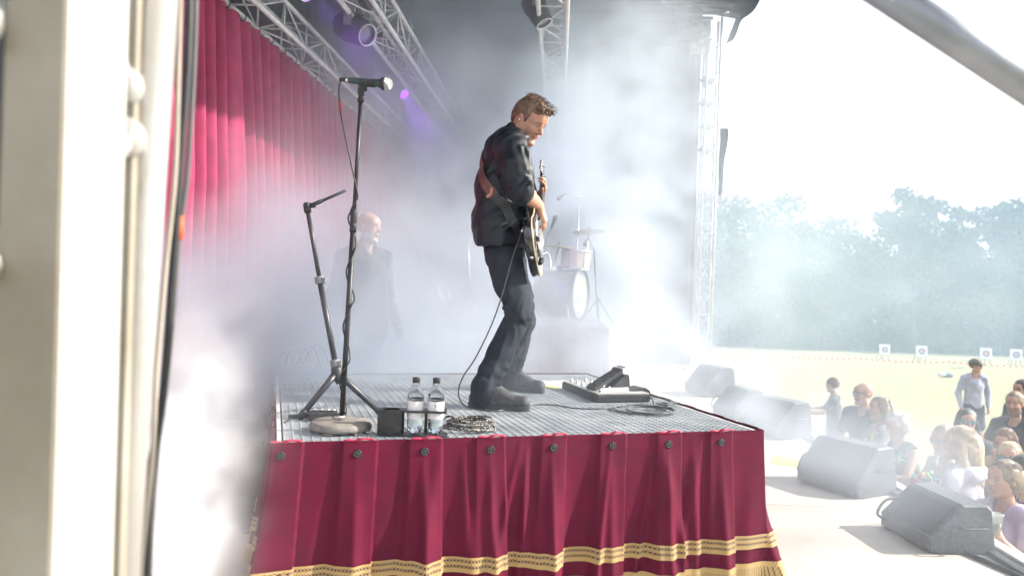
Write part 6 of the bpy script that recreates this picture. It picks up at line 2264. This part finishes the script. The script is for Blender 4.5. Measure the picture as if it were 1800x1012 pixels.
crowd(1703, 717, 6.9, label='woman with long dark hair, turquoise sunglasses and a dark top, behind the blonde woman', yaw=R(225), head_yaw=R(25), woman=True, top_col=(.035, .045, .07), sleeve='long', hair='long', hair_cols=dkh, glasses='teal', h=.010)
crowd(1714, 630, 15.0, label='man standing alone on the grass in a grey sweatshirt, navy shorts and cap', yaw=R(265), head_yaw=R(50), arms=(((-.03, -.25, 1.13), (.05, -.23, .90), (0, 1, 0), (.8,) * 4), ((-.03, .25, 1.13), (.05, .23, .90), (0, -1, 0), (.8,) * 4)),
      top_col=(.42, .42, .52), sleeve='long', shorts=True, bottom_col=(.045, .06, .11), hair='short', hair_cols=brn, glasses='dark', cap=(.16, .15, .14), h=.012, legs_apart=.12)
crowd(1787, 688, 8.0, label='bearded man in a dark t-shirt, one forearm raised across his chest', yaw=R(215), head_yaw=R(5), arms=(((.06, -.26, 1.16), (.28, .02, 1.24), (0, 1, 0), (.3,) * 4), ((.04, .28, 1.13), (.22, .10, 1.08), (0, -1, 0), (.5,) * 4)),
      top_col=(.05, .055, .065), hair='short', hair_cols=dkbl, beard=(.16, .10, .06), h=.010)
crowd(1800, 667, 9.6, label='person with dark hair cut off by the right edge, behind the bearded man', yaw=R(200), top_col=(.04, .05, .09), hair='bob', hair_cols=dkh, h=.012)
crowd(1772, 752, 6.2, label='woman with reddish brown hair and a mustard sleeve, below the bearded man', yaw=R(205), head_yaw=R(10), head_pitch=R(12), woman=True, arms=(None, ((.08, .26, 1.36), (.20, .12, 1.50), (0, -1, 0), (.4,) * 4)), top_col=(.50, .36, .16), sleeve='long', hair='bob', hair_cols=((.22, .11, .06), (.09, .045, .025)), h=.010)
crowd(1778, 775, 5.45, label='fair-haired woman with turquoise mirrored sunglasses, behind the girl in lilac', yaw=R(220), head_yaw=R(8), woman=True, top_col=(.35, .33, .36), sleeve='short', hair='bob', hair_cols=blond, glasses='teal', h=.009)
crowd(1806, 800, 4.95, label='woman with a dark hair bun at the right edge, behind the girl in lilac', yaw=R(150), woman=True, top_col=(.10, .09, .14), hair='bun', hair_cols=dkh, h=.009)
t, hd, A, Lp = crowd(1773, 807, 4.45, label='girl in a lilac t-shirt with a dark blonde ponytail, nearest the camera, cup in hand', yaw=R(196), head_yaw=R(-2), woman=True, arms=(((.06, -.22, 1.14), (.20, -.12, .98), (0, 1, 0), (.5,) * 4), ((.10, .21, 1.18), (.26, .20, 1.32), (0, -1, 0), (.85,) * 4)),
      top_col=(.62, .50, .66), sleeve='short', bottom_col=(.05, .06, .09), hair='tail', hair_cols=dkbl, h=.0065)
CUPS.append((A[1][2] + Vector((-.035, .0, .085)), 'clear plastic cup raised in the hand of the girl in lilac'))
# crossbody strap on the girl in lilac
st = MB(); pts = [Lp(.02, -.13, 1.46), Lp(.105, -.09, 1.38), Lp(.135, .02, 1.25), Lp(.12, .12, 1.08), Lp(.06, .165, .95)]
st.tube(smooth_path(pts, 5), .014, 8, flat=(1, .25))
st.build('bag_strap', pmat('strap_brown', (.16, .09, .09), .7), t)

petal_cols = [(.80, .10, .30), (.90, .38, .06), (.85, .75, .08), (.10, .55, .20), (.05, .40, .65), (.75, .15, .55)]
pet_m = [pmat('petal_%d' % i, c_, .7, 0, .1, 30) for i, c_ in enumerate(petal_cols)]
for gi, (Lq, Y, lb) in enumerate(GAR):
    g0 = thing('flower_garland', lb, 'garland', Lq(.05, 0, 1.40), 'flower garlands worn in the crowd')
    rp = np.random.default_rng(gi + 30)
    mb = MB()
    if gi == 2:
        path = [Lq(.20 + .10 * math.cos(a), .09 + .12 * math.sin(a), 1.31 + .07 * math.sin(a + 1)) for a in np.linspace(0, 6.28, 46)]
    else:
        path = [Lq(.035 + .105 * math.cos(a) - .02, .125 * math.sin(a), 1.43 - .10 * max(0, math.cos(a)) ** 1) for a in np.linspace(0, 6.28, 44)]
    for p in path:
        for q in range(5):
            mb.mi = int((len(mb.v) // 40) % len(pet_m)) if rp.random() < .7 else int(rp.integers(0, 6))
            o = p + Vector(rp.normal(0, .014, 3).tolist())
            a = Vector(rp.normal(0, 1, 3).tolist()).normalized() * .017; b = a.cross(Vector(rp.normal(0, 1, 3).tolist())).normalized() * .013
            mb.add([o - a, o + b, o + a, o - b], [(0, 1, 2, 3)])
    mb.build('petals', pet_m, g0)
cupm = bpy.data.materials.new('cup_plastic'); cupm.use_nodes = True
b = cupm.node_tree.nodes['Principled BSDF']; b.inputs['Base Color'].default_value = (.85, .87, .88, 1); b.inputs['Roughness'].default_value = .2; b.inputs['Alpha'].default_value = .55
CUPS.append((W(1800, 985, 4.0) + Vector((0, 0, -.03)), 'clear plastic cup at the lower right edge, over the stage rail'))
for (p, lb) in CUPS:
    cp = thing('plastic_cup', lb, 'cup', p, 'plastic cups in the crowd')
    MB().lathe([(0, -.05), (.027, -.05), (.040, .055), (.042, .055), (.042, .058), (.038, .058), (.0255, -.047), (0, -.047)], p, (0, 0, 1), 24).build('cup_wall', cupm, cp)
    MB().lathe([(0, -.044), (.026, -.044), (.033, .01), (0, .01)], p, (0, 0, 1), 20).build('drink', watm, cp)
# ---------------------------------------------------------------- smoke and haze
def volume_cloud(name, label, lo, hi, step, blobs, noise_scale, contrast, dens, col=(.97, .975, .99), aniso=0.25, warp=0.55, low=0.0):
    """A volume filled by geometry nodes: soft blobs (centre, radii, amount) broken up by noise."""
    ng = bpy.data.node_groups.new(name, 'GeometryNodeTree')
    ng.interface.new_socket('Geometry', in_out='OUTPUT', socket_type='NodeSocketGeometry')
    N, L = ng.nodes, ng.links
    out = N.new('NodeGroupOutput')
    pos = N.new('GeometryNodeInputPosition')

    def vm(op, a, b=None):
        n = N.new('ShaderNodeVectorMath'); n.operation = op
        for i, q in enumerate((a, b)):
            if q is None: continue
            if isinstance(q, (tuple, list)): n.inputs[i].default_value = q
            else: L.new(q, n.inputs[i])
        return n.outputs['Value'] if op in ('LENGTH', 'DOT_PRODUCT', 'DISTANCE') else n.outputs['Vector']

    def mt(op, a, b=None, c=None):
        n = N.new('ShaderNodeMath'); n.operation = op
        for i, q in enumerate((a, b, c)):
            if q is None: continue
            if isinstance(q, (int, float)): n.inputs[i].default_value = q
            else: L.new(q, n.inputs[i])
        return n.outputs[0]

    def noise(vec, sc, det=4.0, rough=.55):
        n = N.new('ShaderNodeTexNoise'); n.inputs['Scale'].default_value = sc; n.inputs['Detail'].default_value = det; n.inputs['Roughness'].default_value = rough
        L.new(vec, n.inputs['Vector'])
        return n
    wv = noise(pos.outputs[0], noise_scale * .55, 2.0)
    w = vm('MULTIPLY', vm('SUBTRACT', wv.outputs['Color'], (.5, .5, .5)), (warp * 2,) * 3)
    p = vm('ADD', pos.outputs[0], w)
    total = None
    for (c, r, a) in blobs:
        d = vm('LENGTH', vm('MULTIPLY', vm('SUBTRACT', p, tuple(c)), (1 / r[0], 1 / r[1], 1 / r[2])))
        g = mt('MULTIPLY', mt('EXPONENT', mt('MULTIPLY', mt('MULTIPLY', d, d), -1.0)), a)
        total = g if total is None else mt('ADD', total, g)
    sq = vm('MULTIPLY', p, (1.0, .8, 1.25))
    nz = noise(sq, noise_scale, 6.0, .6)
    k = mt('MAXIMUM', mt('MULTIPLY_ADD', mt('SUBTRACT', nz.outputs['Fac'], .5), contrast, 1.0), low)
    dn = mt('MULTIPLY', mt('MULTIPLY', total, k), dens)
    # fade to nothing at the box walls
    ctr = tuple((a + b) / 2 for a, b in zip(lo, hi)); hs = tuple(2 / (b - a) for a, b in zip(lo, hi))
    e = vm('ABSOLUTE', vm('MULTIPLY', vm('SUBTRACT', pos.outputs[0], ctr), hs))
    sx = N.new('ShaderNodeSeparateXYZ'); L.new(e, sx.inputs[0])
    ed = mt('MAXIMUM', mt('MAXIMUM', sx.outputs[0], sx.outputs[1]), sx.outputs[2])
    mr = N.new('ShaderNodeMapRange'); mr.interpolation_type = 'SMOOTHSTEP'
    mr.inputs['From Min'].default_value = 1.0; mr.inputs['From Max'].default_value = 0.86
    L.new(ed, mr.inputs['Value'])
    dn = mt('MULTIPLY', dn, mr.outputs[0])
    vc = N.new('GeometryNodeVolumeCube')
    L.new(dn, vc.inputs['Density'])
    vc.inputs['Min'].default_value = lo; vc.inputs['Max'].default_value = hi
    for i, ax in enumerate('XYZ'):
        vc.inputs['Resolution ' + ax].default_value = max(4, int((hi[i] - lo[i]) / step))
    m = bpy.data.materials.new(name); m.use_nodes = True
    mn, ml = m.node_tree.nodes, m.node_tree.links
    mn.remove(mn['Principled BSDF'])
    pv = mn.new('ShaderNodeVolumePrincipled')
    pv.inputs['Color'].default_value = (*col, 1)
    pv.inputs['Density'].default_value = 1.0
    pv.inputs['Anisotropy'].default_value = aniso
    ml.new(pv.outputs[0], mn['Material Output'].inputs['Volume'])
    sm = N.new('GeometryNodeSetMaterial'); sm.inputs['Material'].default_value = m
    L.new(vc.outputs[0], sm.inputs[0]); L.new(sm.outputs[0], out.inputs[0])
    vd = bpy.data.volumes.new(name)
    vd.materials.append(m)
    o = bpy.data.objects.new(name, vd)
    COL.objects.link(o)
    md = o.modifiers.new('field', 'NODES'); md.node_group = ng
    return tag(o, label, 'smoke', None, 'stuff')


stage_blobs = [
    (W(320, 640, 3.6), (.45, .6, .35), 2.2), (W(350, 560, 4.2), (.6, .8, .4), 2.4), (W(420, 560, 5.2), (.75, .9, .5), 1.8),
    (W(520, 590, 6.4), (1.2, 1.2, .8), 1.3), (W(640, 500, 5.2), (.9, .45, .6), .8), (W(395, 900, 3.0), (.14, .25, .22), 1.6), (W(760, 600, 7.0), (1.3, .8, .6), .65), (W(690, 380, 9.6), (1.3, 1.2, 1.0), .9),
    (W(1030, 260, 7.8), (.65, 1.1, .9), .42), (W(1090, 480, 8.2), (.4, 1.0, .9), .5), (W(1060, 60, 8.4), (.8, 1.0, .8), .5),
    (W(1050, 620, 7.1), (.7, .8, .22), .35), (W(450, 270, 7.6), (.8, 1.3, .45), .45), (W(980, 430, 7.7), (.9, .4, .8), .06), (W(980, 400, 10.8), (1.4, .8, 1.0), 1.3),
    (W(850, 200, 10.8), (3.0, 1.1, 2.2), .9), (W(740, 60, 8.0), (1.6, 1.6, .9), .55), (W(900, 120, 8.0), (1.1, .9, .8), .35), (W(600, 100, 6.2), (.7, .9, .5), .4), (W(1530, 830, 4.5), (.42, .7, .28), .75), (W(1620, 890, 3.5), (.25, .3, .2), 1.0), (W(1330, 720, 6.0), (.5, .7, .3), .8), (W(640, 640, 4.9), (1.1, 1.0, .26), 1.1),
    (W(900, 600, 5.0), (1.3, .6, .5), .16), (W(1190, 670, 7.8), (.5, 1.3, .35), .5), (W(1170, 560, 9.5), (.6, 1.0, .5), .5), (W(850, 480, 8.0), (2.2, 2.5, 1.4), .05),
]
volume_cloud('smoke', 'white stage smoke drifting thickly across the stage behind the raised platform', (-2.6, 2.3, -.02), (2.9, 12.4, 5.3), .065, stage_blobs, 1.5, 9.0, 1.0, col=(.79, .86, .94), aniso=.5, warp=.7)
jet_blobs = [
    (W(275, 985, 2.5), (.14, .2, .13), 1.2), (W(290, 900, 2.5), (.10, .2, .12), 1.0), (W(270, 790, 2.6), (.13, .2, .14), .35),
    (W(330, 760, 2.6), (.16, .22, .22), .35), (W(330, 620, 2.8), (.18, .22, .2), .14),
    (W(345, 945, 2.45), (.05, .12, .055), 1.3), (W(325, 860, 2.5), (.05, .1, .05), .7),
]
volume_cloud('smoke_jet', 'dense white smoke billowing up at the lower left beside the road cases', (-1.5, 2.0, .0), (-.60, 3.0, 1.5), .02, jet_blobs, 6.0, 7.5, 13.0, col=(.95, .96, .975), aniso=.3, warp=.10)
field_blobs = [
    (W(1330, 470, 24), (3.2, 7, 3.0), 1.0), (W(1450, 420, 34), (4.5, 8, 3.2), .9), (W(1290, 380, 20), (1.8, 5, 1.8), .8), (W(1620, 520, 40), (7, 8, 3.2), .5),
    (W(1420, 600, 26), (3.5, 7, 1.3), .4),
]
volume_cloud('drifting_smoke', 'thin smoke drifting off the stage across the field in front of the trees', (3.8, 13, -3), (30, 50, 9), .3, field_blobs, .30, 9.0, .017, col=(.88, .95, 1.0), warp=2.0, aniso=.4)
hz = MB().box((122, 115, 5), (370, 256, 46))
# bottom below the lowest ground, top above the trees and the roof
m = bpy.data.materials.new('haze'); m.use_nodes = True
m.node_tree.nodes.remove(m.node_tree.nodes['Principled BSDF'])
pv = m.node_tree.nodes.new('ShaderNodeVolumePrincipled')
pv.inputs['Color'].default_value = (.58, .79, 1.0, 1)
pv.inputs['Density'].default_value = .0023
pv.inputs['Anisotropy'].default_value = .45
m.node_tree.links.new(pv.outputs[0], m.node_tree.nodes['Material Output'].inputs['Volume'])
tag(hz.build('haze', m, None, (122, 115, 5)), 'pale haze over the field', 'haze', None, 'stuff')
